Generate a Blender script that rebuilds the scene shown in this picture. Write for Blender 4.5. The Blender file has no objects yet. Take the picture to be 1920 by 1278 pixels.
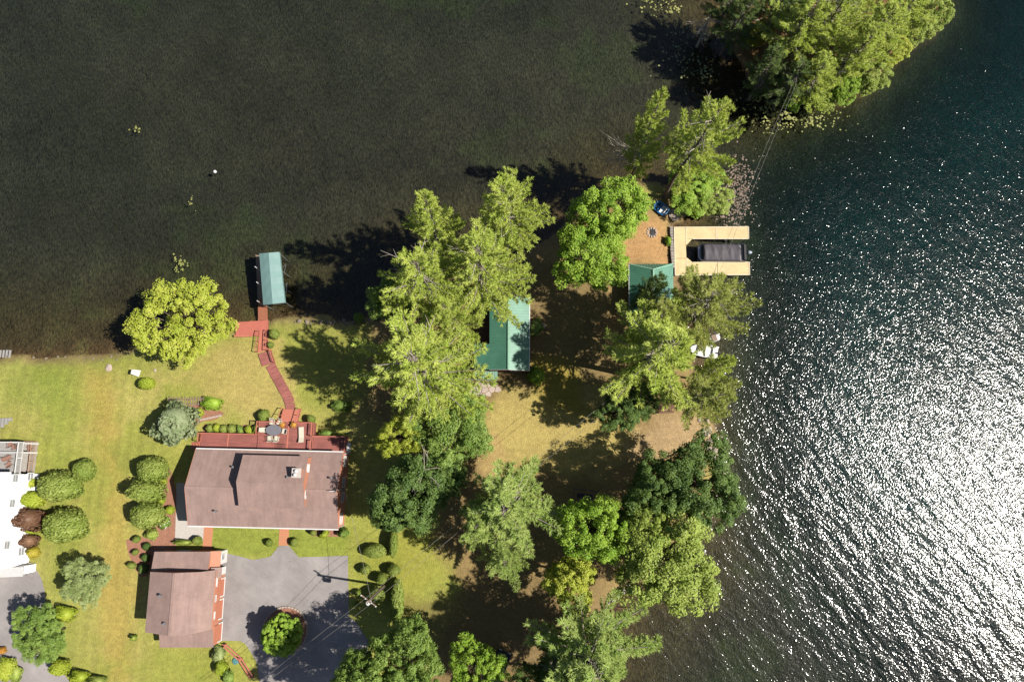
import bpy, math, random
import numpy as np
from mathutils import Vector, Matrix, noise as mnoise

# ------------------------------------------------------------------ camera, sky, sun, exposure
SC = bpy.context.scene
COL = SC.collection
H = 90.0                      # drone height above the lake
TILT = math.radians(10.2)
FPX = 1280.0                  # focal length in photo pixels (1920 wide)
cam_d = bpy.data.cameras.new('camera'); cam = bpy.data.objects.new('camera', cam_d); COL.objects.link(cam)
cam.location = (0, 0, H); cam.rotation_euler = (TILT, 0, 0)
cam_d.sensor_width = 36; cam_d.lens = 24; cam_d.clip_start = 1; cam_d.clip_end = 3000
SC.camera = cam
SUN_AZ = math.radians(8.5); SUN_EL = math.radians(50)
SUN_DIR = Vector((math.cos(SUN_EL)*math.cos(SUN_AZ), -math.cos(SUN_EL)*math.sin(SUN_AZ), math.sin(SUN_EL)))
W = bpy.data.worlds.new('World'); SC.world = W; W.use_nodes = True
nt = W.node_tree
sky = nt.nodes.new('ShaderNodeTexSky'); sky.sky_type = 'NISHITA'; sky.sun_disc = False
sky.sun_elevation = SUN_EL; sky.sun_rotation = math.radians(90) + SUN_AZ
nt.links.new(sky.outputs[0], nt.nodes['Background'].inputs[0]); nt.nodes['Background'].inputs[1].default_value = 0.05
sun_d = bpy.data.lights.new('sun', 'SUN'); sun_d.energy = 5.0; sun_d.angle = math.radians(0.53); sun_d.color = (1.0, 0.95, 0.86)
sun = bpy.data.objects.new('sun', sun_d); COL.objects.link(sun); sun.location = (60, -10, 120)
sun.rotation_euler = (-SUN_DIR).to_track_quat('-Z', 'Y').to_euler()
SC.view_settings.view_transform = 'Standard'; SC.view_settings.look = 'None'
SC.view_settings.exposure = 1.34; SC.view_settings.gamma = 1.0
SC.render.engine = 'CYCLES'
SC.cycles.use_denoising = True
SC.cycles.max_bounces = 4; SC.cycles.diffuse_bounces = 2; SC.cycles.glossy_bounces = 2
SC.cycles.transmission_bounces = 2; SC.cycles.transparent_max_bounces = 12
SC.cycles.sample_clamp_indirect = 4.0
SC.cycles.caustics_reflective = False; SC.cycles.caustics_refractive = False

# ------------------------------------------------------------------ photo pixel -> world point at height z
ct, st = math.cos(TILT), math.sin(TILT)
def P(px, py, z=0.0):
    a = (px-960)/FPX; b = -(py-639)/FPX
    d = (a, b*ct + st, b*st - ct)
    t = (z-H)/d[2]
    return Vector((d[0]*t, d[1]*t, z))
def M_PER_PX(px, py, z):
    return (P(px+1, py, z)-P(px, py, z)).length

R_ = random.Random(11)
NP = np.random.default_rng(5)
G = 1.5                       # height of the plateau the houses stand on

# ------------------------------------------------------------------ materials
MATS = {}
def nmat(name):
    m = bpy.data.materials.new(name); m.use_nodes = True
    n = m.node_tree.nodes; l = m.node_tree.links
    return m, n, l, n['Principled BSDF']
def rgb(r, g, b):             # photo sRGB 0-255 of a sunlit surface -> base colour under this exposure
    f = lambda c: ((c/255+0.055)/1.055)**2.4 if c > 10 else c/255/12.92
    k = 1/2.7
    return (f(r)*k, f(g)*k, f(b)*k, 1)
def mat(name, col, rough=0.7, var=0.18, scale=3.0, bump=0.0, bscale=30.0, metal=0.0, spec=0.35, stretch=None, coord='Object', detail=5):
    if name in MATS: return MATS[name]
    m, n, l, p = nmat(name)
    tc = n.new('ShaderNodeTexCoord'); mp = n.new('ShaderNodeMapping'); l.new(tc.outputs[coord], mp.inputs[0])
    if stretch: mp.inputs['Scale'].default_value = stretch
    t = n.new('ShaderNodeTexNoise'); t.inputs['Scale'].default_value = scale; t.inputs['Detail'].default_value = detail; t.inputs['Roughness'].default_value = 0.65
    l.new(mp.outputs[0], t.inputs['Vector'])
    r = n.new('ShaderNodeMapRange'); r.inputs[1].default_value = 0.25; r.inputs[2].default_value = 0.75
    r.inputs[3].default_value = 1-var; r.inputs[4].default_value = 1+var
    l.new(t.outputs[0], r.inputs[0])
    mx = n.new('ShaderNodeMix'); mx.data_type = 'RGBA'; mx.blend_type = 'MULTIPLY'; mx.inputs[0].default_value = 1
    mx.inputs[6].default_value = col; l.new(r.outputs[0], mx.inputs[7])
    l.new(mx.outputs[2], p.inputs['Base Color'])
    p.inputs['Roughness'].default_value = rough; p.inputs['Metallic'].default_value = metal
    p.inputs['Specular IOR Level'].default_value = spec
    if bump:
        b = n.new('ShaderNodeBump'); b.inputs['Strength'].default_value = bump; b.inputs['Distance'].default_value = 0.03
        t2 = n.new('ShaderNodeTexNoise'); t2.inputs['Scale'].default_value = bscale; l.new(mp.outputs[0], t2.inputs['Vector'])
        l.new(t2.outputs[0], b.inputs['Height']); l.new(b.outputs[0], p.inputs['Normal'])
    MATS[name] = m
    return m
def stain(m, scale, lo, hi, stretch=(1,1,1), rot=0.0, detail=4, a=0.35, b=0.65):   # wear with a shape of its own
    n = m.node_tree.nodes; l = m.node_tree.links; p = n['Principled BSDF']
    tc = n.new('ShaderNodeTexCoord'); mr = n.new('ShaderNodeMapping'); mr.inputs['Rotation'].default_value = (0, 0, rot); l.new(tc.outputs['Object'], mr.inputs[0])
    mp = n.new('ShaderNodeMapping'); mp.inputs['Scale'].default_value = stretch; l.new(mr.outputs[0], mp.inputs[0])
    t = n.new('ShaderNodeTexNoise'); t.inputs['Scale'].default_value = scale; t.inputs['Detail'].default_value = detail; t.inputs['Distortion'].default_value = 0.6; l.new(mp.outputs[0], t.inputs['Vector'])
    r = n.new('ShaderNodeMapRange'); r.inputs[1].default_value = a; r.inputs[2].default_value = b; r.inputs[3].default_value = lo; r.inputs[4].default_value = hi; l.new(t.outputs[0], r.inputs[0])
    mx = n.new('ShaderNodeMix'); mx.data_type = 'RGBA'; mx.blend_type = 'MULTIPLY'; mx.inputs[0].default_value = 1
    src = p.inputs['Base Color'].links[0].from_socket
    l.new(src, mx.inputs[6]); l.new(r.outputs[0], mx.inputs[7]); l.new(mx.outputs[2], p.inputs['Base Color'])
def leafmat(name, col, col2, trans=0.36, tint=(1.1, 1.15, 0.5), gain=1.28):
    if name in MATS: return MATS[name]
    col = tuple(min(c*gain, .9) for c in col[:3])+(1,); col2 = tuple(min(c*gain, .9) for c in col2[:3])+(1,)
    m, n, l, p = nmat(name)
    geo = n.new('ShaderNodeNewGeometry'); tc = n.new('ShaderNodeTexCoord'); oi = n.new('ShaderNodeObjectInfo')
    t = n.new('ShaderNodeTexNoise'); t.inputs['Scale'].default_value = 0.45; t.inputs['Detail'].default_value = 3
    va = n.new('ShaderNodeVectorMath'); va.operation = 'ADD'
    sc = n.new('ShaderNodeVectorMath'); sc.operation = 'SCALE'; sc.inputs[0].default_value = (37, 53, 11); l.new(oi.outputs['Random'], sc.inputs['Scale'])
    l.new(tc.outputs['Object'], va.inputs[0]); l.new(sc.outputs[0], va.inputs[1]); l.new(va.outputs[0], t.inputs['Vector'])
    a = n.new('ShaderNodeMath'); a.operation = 'MULTIPLY_ADD'; a.inputs[1].default_value = 0.6; l.new(geo.outputs['Random Per Island'], a.inputs[0])
    b = n.new('ShaderNodeMapRange'); b.inputs[1].default_value = 0.35; b.inputs[2].default_value = 0.65; b.inputs[3].default_value = -0.1; b.inputs[4].default_value = 0.5
    l.new(t.outputs[0], b.inputs[0]); l.new(b.outputs[0], a.inputs[2])
    mx = n.new('ShaderNodeMix'); mx.data_type = 'RGBA'; mx.inputs[6].default_value = col; mx.inputs[7].default_value = col2
    l.new(a.outputs[0], mx.inputs[0])
    l.new(mx.outputs[2], p.inputs['Base Color']); p.inputs['Roughness'].default_value = 0.55; p.inputs['Specular IOR Level'].default_value = 0.25
    tr = n.new('ShaderNodeBsdfTranslucent')
    m2 = n.new('ShaderNodeMix'); m2.data_type = 'RGBA'; m2.blend_type = 'MULTIPLY'; m2.inputs[0].default_value = 1; m2.inputs[7].default_value = (*tint, 1)
    l.new(mx.outputs[2], m2.inputs[6]); l.new(m2.outputs[2], tr.inputs[0])
    ms = n.new('ShaderNodeMixShader'); ms.inputs[0].default_value = trans
    l.new(p.outputs[0], ms.inputs[1]); l.new(tr.outputs[0], ms.inputs[2]); l.new(ms.outputs[0], n['Material Output'].inputs[0])
    MATS[name] = m
    return m

# ------------------------------------------------------------------ mesh builder
class B:
    def __init__(s): s.v = []; s.f = []
    def add(s, vs, fs):
        o = len(s.v); s.v += [tuple(x) for x in vs]; s.f += [tuple(i+o for i in f) for f in fs]; return s
    def hexa(s, b4, t4):
        return s.add(list(b4)+list(t4), [(3,2,1,0),(4,5,6,7),(0,1,5,4),(1,2,6,5),(2,3,7,6),(3,0,4,7)])
    def box(s, x0, y0, z0, x1, y1, z1):
        return s.hexa([(x0,y0,z0),(x1,y0,z0),(x1,y1,z0),(x0,y1,z0)], [(x0,y0,z1),(x1,y0,z1),(x1,y1,z1),(x0,y1,z1)])
    def prism(s, poly, z0, z1):
        n = len(poly)
        vs = [(p[0], p[1], z0) for p in poly] + [(p[0], p[1], z1) for p in poly]
        return s.add(vs, [tuple(range(n-1, -1, -1)), tuple(range(n, 2*n))] + [(i, (i+1) % n, n+(i+1) % n, n+i) for i in range(n)])
    def slab(s, top, t):
        n = len(top)
        vs = [(p[0], p[1], p[2]-t) for p in top] + [tuple(p) for p in top]
        return s.add(vs, [tuple(range(n-1, -1, -1)), tuple(range(n, 2*n))] + [(i, (i+1) % n, n+(i+1) % n, n+i) for i in range(n)])
    def wallpoly(s, pts, d):      # vertical polygon pts extruded by vector d
        n = len(pts); d = Vector(d)
        vs = [tuple(p) for p in pts] + [tuple(Vector(p)+d) for p in pts]
        return s.add(vs, [tuple(range(n-1, -1, -1)), tuple(range(n, 2*n))] + [(i, (i+1) % n, n+(i+1) % n, n+i) for i in range(n)])
    def beam(s, p0, p1, w, h):
        p0 = Vector(p0); p1 = Vector(p1); d = (p1-p0).normalized()
        up = Vector((0,0,1)) if abs(d.z) < 0.95 else Vector((0,1,0))
        a = d.cross(up).normalized()*w/2; u = a.cross(d).normalized()*h/2
        return s.hexa([p0-a-u, p0+a-u, p1+a-u, p1-a-u], [p0-a+u, p0+a+u, p1+a+u, p1-a+u])
    def tube(s, p0, p1, r0, r1=None, n=6, caps=True):
        if r1 is None: r1 = r0
        p0 = Vector(p0); p1 = Vector(p1); d = (p1-p0).normalized()
        up = Vector((0,0,1)) if abs(d.z) < 0.9 else Vector((1,0,0))
        a = d.cross(up).normalized(); u = a.cross(d)
        vs = []
        for p, r in ((p0, r0), (p1, r1)):
            for k in range(n):
                t = 2*math.pi*k/n; vs.append(p + a*math.cos(t)*r + u*math.sin(t)*r)
        fs = [(k, (k+1) % n, n+(k+1) % n, n+k) for k in range(n)]
        if caps: fs += [tuple(range(n-1, -1, -1)), tuple(range(n, 2*n))]
        return s.add(vs, fs)
    def chain(s, pts, rs, n=6):
        o = len(s.v); vs = []; fs = []; m = len(pts)
        for i in range(m):
            p = Vector(pts[i]); d = (Vector(pts[min(i+1, m-1)])-Vector(pts[max(i-1, 0)])).normalized()
            up = Vector((0,0,1)) if abs(d.z) < 0.9 else Vector((1,0,0))
            a = d.cross(up).normalized(); u = a.cross(d)
            for k in range(n):
                t = 2*math.pi*k/n; vs.append(p + a*math.cos(t)*rs[i] + u*math.sin(t)*rs[i])
        for i in range(m-1):
            for k in range(n):
                fs.append((i*n+k, i*n+(k+1) % n, (i+1)*n+(k+1) % n, (i+1)*n+k))
        fs += [tuple(range(n-1, -1, -1)), tuple(range((m-1)*n, m*n))]
        return s.add(vs, fs)
    def lathe(s, prof, n=16, c=(0,0,0), sx=1, sy=1):
        vs = []; m = len(prof)
        for r, z in prof:
            for k in range(n):
                t = 2*math.pi*k/n; vs.append((c[0]+r*sx*math.cos(t), c[1]+r*sy*math.sin(t), c[2]+z))
        fs = [(i*n+k, i*n+(k+1) % n, (i+1)*n+(k+1) % n, (i+1)*n+k) for i in range(m-1) for k in range(n)]
        fs += [tuple(range(n-1, -1, -1)), tuple(range((m-1)*n, m*n))]
        return s.add(vs, fs)
    def ball(s, c, r, n=10, m=6, jit=0.0, rnd=None):
        prof = []
        vs = []
        for i in range(m+1):
            ph = -math.pi/2 + math.pi*i/m
            for k in range(n):
                t = 2*math.pi*k/n; j = 1 + (rnd.uniform(-jit, jit) if rnd and 0 < i < m else 0)
                vs.append((c[0]+r[0]*j*math.cos(ph)*math.cos(t), c[1]+r[1]*j*math.cos(ph)*math.sin(t), c[2]+r[2]*j*math.sin(ph)))
        fs = [(i*n+k, i*n+(k+1) % n, (i+1)*n+(k+1) % n, (i+1)*n+k) for i in range(m) for k in range(n)]
        return s.add(vs, fs)
    def mesh(s, name, material, smooth=False):
        me = bpy.data.meshes.new(name); me.from_pydata(s.v, [], s.f); me.update()
        if material: me.materials.append(material)
        if smooth: me.polygons.foreach_set('use_smooth', [True]*len(me.polygons))
        return me
    def build(s, name, material, parent=None, smooth=False, kind=None, label=None):
        o = bpy.data.objects.new(name, s.mesh(name, material, smooth)); COL.objects.link(o)
        if parent: o.parent = parent
        if kind: o['kind'] = kind
        if label: o['label'] = label
        return o
def npmesh(name, V, F, material, smooth=False):    # V (n,3), F (m,k) same-size faces
    V = np.asarray(V, np.float32); F = np.asarray(F, np.int32); k = F.shape[1]
    me = bpy.data.meshes.new(name)
    me.vertices.add(len(V)); me.vertices.foreach_set('co', V.ravel())
    me.loops.add(F.size); me.loops.foreach_set('vertex_index', F.ravel())
    me.polygons.add(len(F)); me.polygons.foreach_set('loop_start', np.arange(0, F.size, k, dtype=np.int32))
    me.update(calc_edges=True); me.validate()
    if smooth: me.polygons.foreach_set('use_smooth', np.ones(len(F), bool))
    if material: me.materials.append(material)
    return me
def thing(name, label, cat, loc=(0,0,0), rz=0, group=None):
    o = bpy.data.objects.new(name, None); COL.objects.link(o); o.empty_display_size = 0.3
    o.location = loc; o.rotation_euler = (0, 0, rz); tag(o, label, cat, group); return o
def tag(o, label, cat, group=None):
    o['label'] = label; o['category'] = cat
    if group: o['group'] = group
    return o
def inst(mesh, name, parent=None, loc=(0,0,0), rz=0, scale=(1,1,1), material=None):
    o = bpy.data.objects.new(name, mesh); COL.objects.link(o)
    o.location = loc; o.rotation_euler = (0,0,rz); o.scale = scale
    if parent: o.parent = parent
    if material:
        o.material_slots[0].link = 'OBJECT'; o.material_slots[0].material = material
    return o
def frame(loc, rz):               # world -> local of a thing
    return Matrix.Translation(Vector(loc)) @ Matrix.Rotation(rz, 4, 'Z')

# ------------------------------------------------------------------ terrain: mainland, island, lake bed in one sheet
shore_px = [(-420,690),(-60,668),(60,673),(130,673),(185,667),(235,654),(290,642),(360,628),(425,613),(470,610),(505,607),(560,599),(620,597),(680,601),
  (716,598),(742,560),(790,520),(860,505),(930,500),(1000,472),(1050,425),(1110,385),(1170,352),(1205,338),(1250,345),(1285,362),(1290,392),(1276,416),(1262,424),
  (1262,505),(1264,560),(1285,610),(1292,640),(1290,668),(1308,700),(1322,760),(1338,800),(1348,835),(1352,870),(1340,920),(1312,965),(1278,1005),(1220,1075),(1165,1112),(1138,1135),(1132,1170),(1118,1230),(1110,1330),(1090,1700)]
shore = [tuple(P(x, y)[:2]) for x, y in shore_px] + [(15, -600), (-700, -600), (-700, 20)]
isl_px = [(1330,-120),(1352,20),(1372,70),(1380,112),(1400,150),(1440,172),(1490,176),(1540,186),(1580,182),(1625,160),(1668,118),(1705,84),(1745,56),(1775,20),(1800,-50),(1850,-200),(1600,-420),(1400,-300)]
isle = [tuple(P(x, y)[:2]) for x, y in isl_px]
def sdist(X, Y, poly):            # signed distance, positive inside
    X = np.asarray(X, float); Y = np.asarray(Y, float)
    d2 = np.full(X.shape, 1e18); ins = np.zeros(X.shape, bool); n = len(poly)
    for i in range(n):
        ax, ay = poly[i]; bx, by = poly[(i+1) % n]
        ex, ey = bx-ax, by-ay; L = ex*ex+ey*ey
        t = np.clip(((X-ax)*ex+(Y-ay)*ey)/L, 0, 1)
        d2 = np.minimum(d2, (X-ax-t*ex)**2+(Y-ay-t*ey)**2)
        c = ((ay > Y) != (by > Y)) & (X < (bx-ax)*(Y-ay)/(by-ay+1e-12)+ax)
        ins ^= c
    d = np.sqrt(d2)
    return np.where(ins, d, -d)
def vnoise(X, Y, s, seed=0):      # cheap smooth value noise
    rr = np.random.default_rng(seed); T = rr.random((128, 128))
    x = X*s+1000; y = Y*s+1000
    xi = np.floor(x).astype(int); yi = np.floor(y).astype(int); fx = x-xi; fy = y-yi
    fx = fx*fx*(3-2*fx); fy = fy*fy*(3-2*fy)
    g = lambda i, j: T[i % 128, j % 128]
    return (g(xi,yi)*(1-fx)+g(xi+1,yi)*fx)*(1-fy)+(g(xi,yi+1)*(1-fx)+g(xi+1,yi+1)*fx)*fy
def smooth(a, b, x):
    t = np.clip((x-a)/(b-a), 0, 1); return t*t*(3-2*t)
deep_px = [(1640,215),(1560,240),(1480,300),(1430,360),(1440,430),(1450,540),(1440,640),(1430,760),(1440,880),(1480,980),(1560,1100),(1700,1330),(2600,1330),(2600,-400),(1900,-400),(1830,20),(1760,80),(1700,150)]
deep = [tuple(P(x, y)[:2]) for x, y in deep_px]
def wob(X, Y): return (vnoise(X, Y, 0.35, 1)-0.5)*1.3 + (vnoise(X, Y, 1.1, 2)-0.5)*0.7
def height(X, Y):
    X = np.asarray(X, float); Y = np.asarray(Y, float)
    d = np.maximum(sdist(X, Y, shore), sdist(X, Y, isle))
    dm = sdist(X, Y, shore)
    d = d + wob(X, Y)*np.exp(-np.abs(d)/2.5)
    land = 0.10 + (G-0.10)*(1-np.exp(-np.maximum(d, 0)/2.6))
    dp = sdist(X, Y, deep)
    sh = 1.45*(1-np.exp(np.minimum(d, 0)/5.0)) + 0.3*(vnoise(X, Y, 0.09, 3)-0.5) + 0.05
    sh = sh + smooth(-10, 10, dp)*4.5
    bed = -np.maximum(sh*smooth(0, 1.5, -d), 0.0) - 0.05
    return np.where(d > 0, land, bed)
def gz(x, y): return float(height(np.array([x]), np.array([y]))[0])
def GP(px, py):                   # pixel -> point on the ground
    z = G
    for _ in range(6):
        p = P(px, py, z); z = max(gz(p.x, p.y), 0.0)
    return P(px, py, z)
xs = np.concatenate([np.linspace(-600, -112, 14), np.arange(-105, 105.1, 0.5), np.linspace(112, 600, 14)])
ys = np.concatenate([np.linspace(-600, -70, 12), np.arange(-62, 112.1, 0.5), np.linspace(120, 600, 12)])
GX, GY = np.meshgrid(xs, ys)
GZ = height(GX, GY)
nx, ny = len(xs), len(ys)
V = np.stack([GX.ravel(), GY.ravel(), GZ.ravel()], 1)
idx = np.arange(nx*ny).reshape(ny, nx)
F = np.stack([idx[:-1,:-1].ravel(), idx[:-1,1:].ravel(), idx[1:,1:].ravel(), idx[1:,:-1].ravel()], 1)
# colour of what the ground is made of: lawn, dry lawn, needle litter, sand, lake-bed silt and weed; deep teal is scattered light put into the colour
def lin(r, g, b): return np.array(rgb(r, g, b)[:3])
Dm = sdist(GX, GY, shore); Di = sdist(GX, GY, isle); D = np.maximum(Dm, Di) + wob(GX, GY)*np.exp(-np.abs(np.maximum(Dm, Di))/2.5)
n1 = vnoise(GX, GY, 0.12, 7); n2 = vnoise(GX, GY, 0.45, 8); n3 = vnoise(GX, GY, 1.3, 9); nn = 0.5*n1+0.3*n2+0.2*n3
C = np.zeros(GX.shape+(3,))
lawn = lin(172,174,82); lawn_g = lin(140,158,62); lawn_d = lin(196,186,104)
m = smooth(0.36, 0.66, nn)[..., None]
C[:] = lawn*(1-m) + lawn_d*m
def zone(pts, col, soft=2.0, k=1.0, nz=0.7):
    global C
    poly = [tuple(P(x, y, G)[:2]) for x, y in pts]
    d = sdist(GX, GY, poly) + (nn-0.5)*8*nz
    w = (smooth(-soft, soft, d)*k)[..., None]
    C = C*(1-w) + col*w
# mowing stripes on the big lawn
strp = (np.sin(GX*2*np.pi/1.5 + 0.25*np.sin(GY*0.2))*0.5+0.5)*smooth(-85, -75, GX)*(1-smooth(-48, -40, GX))
C *= (1-0.16*strp)[..., None]
zone([(150,690),(205,690),(235,900),(240,1278),(205,1278),(190,900)], lin(196,168,88), 1.6, 0.6)
zone([(80,690),(130,690),(150,1278),(95,1278)], lawn_g, 2.5, 0.45)
zone([(0,670),(120,675),(120,760),(0,760)], lawn_g, 2.0, 0.5)
zone([(430,620),(520,640),(560,760),(400,770),(330,720),(380,640)], lin(196,174,104), 2.0, 0.7)
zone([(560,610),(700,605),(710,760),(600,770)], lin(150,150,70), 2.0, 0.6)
zone([(380,988),(660,990),(660,1050),(380,1030)], lin(146,162,60), 1.5, 0.8)
zone([(660,1000),(820,1000),(860,1060),(800,1120),(660,1110)], lin(160,164,66), 2.0, 0.7)
zone([(735,985),(800,985),(800,1170),(745,1170)], lin(172,168,74), 1.5, 0.6)
zone([(290,1215),(430,1215),(470,1290),(280,1290)], lin(150,160,60), 1.5, 0.6)
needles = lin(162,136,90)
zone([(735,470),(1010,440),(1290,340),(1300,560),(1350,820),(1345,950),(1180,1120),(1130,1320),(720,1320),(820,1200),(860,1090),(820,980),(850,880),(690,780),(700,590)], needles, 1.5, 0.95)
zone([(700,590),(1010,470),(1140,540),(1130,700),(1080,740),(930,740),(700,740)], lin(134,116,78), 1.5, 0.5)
zone([(950,715),(1130,735),(1190,820),(1120,880),(1010,880),(930,860),(900,790)], lin(198,178,106), 1.2, 0.95)
zone([(985,660),(1065,660),(1085,760),(1020,770),(985,720)], lin(168,150,62), 1.2, 0.8)
zone([(1150,400),(1262,400),(1262,500),(1150,500)], lin(202,158,106), 1.2, 0.9)
zone([(1150,560),(1180,500),(1180,600),(1120,640)], lin(196,140,86), 1.2, 0.7)
zone([(1240,780),(1345,790),(1345,850),(1190,840)], lin(196,166,122), 1.2, 0.9)
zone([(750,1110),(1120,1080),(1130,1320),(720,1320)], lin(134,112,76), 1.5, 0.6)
zone([(880,860),(930,800),(950,880),(930,930)], lin(202,172,112), 1.0, 0.8)
wi = smooth(-1, 1, Di)[..., None]; C = C*(1-wi) + lin(126,96,58)*wi
# stony margin then lake bed
ws = (smooth(1.4, 0.2, D)*0.75)[..., None]; C = C*(1-ws) + lin(150,126,92)*ws
bedc = lin(118,92,60)*(0.75+0.5*n2[..., None])
weed = lin(108,87,72)*(0.7+0.6*nn[..., None])
wb = smooth(2.5, 17, -D)[..., None]
bedc = bedc*(1-wb) + weed*wb
gr = smooth(0.60, 0.76, vnoise(GX, GY, 0.07, 21)*0.7+n2*0.3)[..., None]; bedc = bedc*(1-0.4*gr) + lin(108,108,60)*0.4*gr
dpw = smooth(1, 17, sdist(GX, GY, deep))[..., None]; bedc = bedc*(1-dpw) + lin(70,190,200)*dpw  # teal of light scattered in deep water, painted into the bed colour
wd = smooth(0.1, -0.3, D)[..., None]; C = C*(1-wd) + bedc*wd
gm, n, l, p = nmat('ground_cover')
at = n.new('ShaderNodeAttribute'); at.attribute_name = 'gcol'
tc = n.new('ShaderNodeTexCoord')
def nz(scale, lo, hi, detail=3, rough=0.7, stretch=None, rot=0):
    mp = n.new('ShaderNodeMapping'); l.new(tc.outputs['Object'], mp.inputs[0])
    if stretch: mp.inputs['Scale'].default_value = stretch
    mp.inputs['Rotation'].default_value = (0, 0, rot)
    t = n.new('ShaderNodeTexNoise'); t.inputs['Scale'].default_value = scale; t.inputs['Detail'].default_value = detail; t.inputs['Roughness'].default_value = rough
    l.new(mp.outputs[0], t.inputs['Vector'])
    r = n.new('ShaderNodeMapRange'); r.inputs[1].default_value = 0.28; r.inputs[2].default_value = 0.72; r.inputs[3].default_value = lo; r.inputs[4].default_value = hi
    l.new(t.outputs[0], r.inputs[0]); return r.outputs[0]
def mul(a, b):
    x = n.new('ShaderNodeMix'); x.data_type = 'RGBA'; x.blend_type = 'MULTIPLY'; x.inputs[0].default_value = 1
    l.new(a, x.inputs[6]); l.new(b, x.inputs[7]); return x.outputs[2]
c0 = mul(at.outputs['Color'], nz(6.0, 0.76, 1.24)); c0 = mul(c0, nz(1.1, 0.88, 1.12, 4, 0.6, (1, 2.2, 1), 0.5)); c0 = mul(c0, nz(0.25, 0.9, 1.1, 3)); c0 = mul(c0, nz(2.2, 0.86, 1.14, 3, 0.6))
c1 = mul(c0, nz(2.6, 0.2, 1.8, 4, 0.65, (2.2, 0.7, 1), 0.5)); c1 = mul(c1, nz(0.11, 0.86, 1.14, 3, 0.6)); cm = n.new('ShaderNodeMix'); cm.data_type = 'RGBA'; l.new(at.outputs['Alpha'], cm.inputs[0]); l.new(c0, cm.inputs[6]); l.new(c1, cm.inputs[7]); c0 = cm.outputs[2]
l.new(c0, p.inputs['Base Color']); p.inputs['Roughness'].default_value = 0.9; p.inputs['Specular IOR Level'].default_value = 0.15
b = n.new('ShaderNodeBump'); b.inputs['Strength'].default_value = 0.7; b.inputs['Distance'].default_value = 0.08
l.new(nz(7.0, 0, 1, 2), b.inputs['Height']); l.new(b.outputs[0], p.inputs['Normal'])
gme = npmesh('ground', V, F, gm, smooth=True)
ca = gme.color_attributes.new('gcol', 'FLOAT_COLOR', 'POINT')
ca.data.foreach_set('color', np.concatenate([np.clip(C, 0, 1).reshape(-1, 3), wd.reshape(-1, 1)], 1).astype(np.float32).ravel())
go = bpy.data.objects.new('ground', gme); COL.objects.link(go); go['kind'] = 'structure'

# ------------------------------------------------------------------ the lake: clear water with absorption and a rippled surface
wm = bpy.data.materials.new('lake_water'); wm.use_nodes = True
n = wm.node_tree.nodes; l = wm.node_tree.links; n.remove(n['Principled BSDF'])
tc = n.new('ShaderNodeTexCoord')
def wave(scale, stretch, rot, detail=3, rough=0.55, dist=0.0):
    mr = n.new('ShaderNodeMapping'); mr.inputs['Rotation'].default_value = (0, 0, math.radians(rot)); l.new(tc.outputs['Object'], mr.inputs[0])
    mp = n.new('ShaderNodeMapping'); mp.inputs['Scale'].default_value = stretch; l.new(mr.outputs[0], mp.inputs[0])
    t = n.new('ShaderNodeTexNoise'); t.inputs['Scale'].default_value = scale; t.inputs['Detail'].default_value = detail; t.inputs['Roughness'].default_value = rough
    t.inputs['Distortion'].default_value = dist
    l.new(mp.outputs[0], t.inputs['Vector']); return t.outputs[0]
def madd(a, k, b=None):
    x = n.new('ShaderNodeMath'); x.operation = 'MULTIPLY_ADD' if b is not None else 'MULTIPLY'
    l.new(a, x.inputs[0]); x.inputs[1].default_value = k
    if b is not None: l.new(b, x.inputs[2])
    return x.outputs[0]
WAVE_H = 1.0
hgt = madd(wave(1.3, (0.7, 1.5, 1), 46, 1, 0.45, 0.5), 0.24, madd(wave(5.2, (0.8, 1.3, 1), -35, 0, 0.5, 0.4), 0.155, madd(wave(0.34, (0.55, 1.6, 1), 52, 1), 0.62)))
bp = n.new('ShaderNodeBump'); bp.inputs['Strength'].default_value = 1.0; bp.inputs['Distance'].default_value = WAVE_H*0.212
l.new(hgt, bp.inputs['Height'])
fr = n.new('ShaderNodeFresnel'); fr.inputs['IOR'].default_value = 1.33; l.new(bp.outputs[0], fr.inputs['Normal'])
gl = n.new('ShaderNodeBsdfGlossy'); gl.distribution = 'BECKMANN'; gl.inputs['Roughness'].default_value = 0.15; l.new(bp.outputs[0], gl.inputs['Normal'])
gl2 = n.new('ShaderNodeBsdfGlossy'); gl2.distribution = 'BECKMANN'; gl2.inputs['Roughness'].default_value = 0.33; l.new(bp.outputs[0], gl2.inputs['Normal'])
mg = n.new('ShaderNodeMixShader'); mg.inputs[0].default_value = 0.18; l.new(gl.outputs[0], mg.inputs[1]); l.new(gl2.outputs[0], mg.inputs[2])
tr = n.new('ShaderNodeBsdfTransparent'); tr.inputs[0].default_value = (0.9, 0.92, 0.9, 1)
ms = n.new('ShaderNodeMixShader'); l.new(fr.outputs[0], ms.inputs[0]); l.new(tr.outputs[0], ms.inputs[1]); l.new(mg.outputs[0], ms.inputs[2])
l.new(ms.outputs[0], n['Material Output'].inputs['Surface'])
va = n.new('ShaderNodeVolumeAbsorption'); va.inputs['Color'].default_value = (0.50, 0.68, 0.66, 1); va.inputs['Density'].default_value = 0.62
l.new(va.outputs[0], n['Material Output'].inputs['Volume'])
wb_ = B().box(-590, -590, -9, 590, 590, 0.0)
wo = wb_.build('lake_water', wm); wo['kind'] = 'structure'
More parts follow.
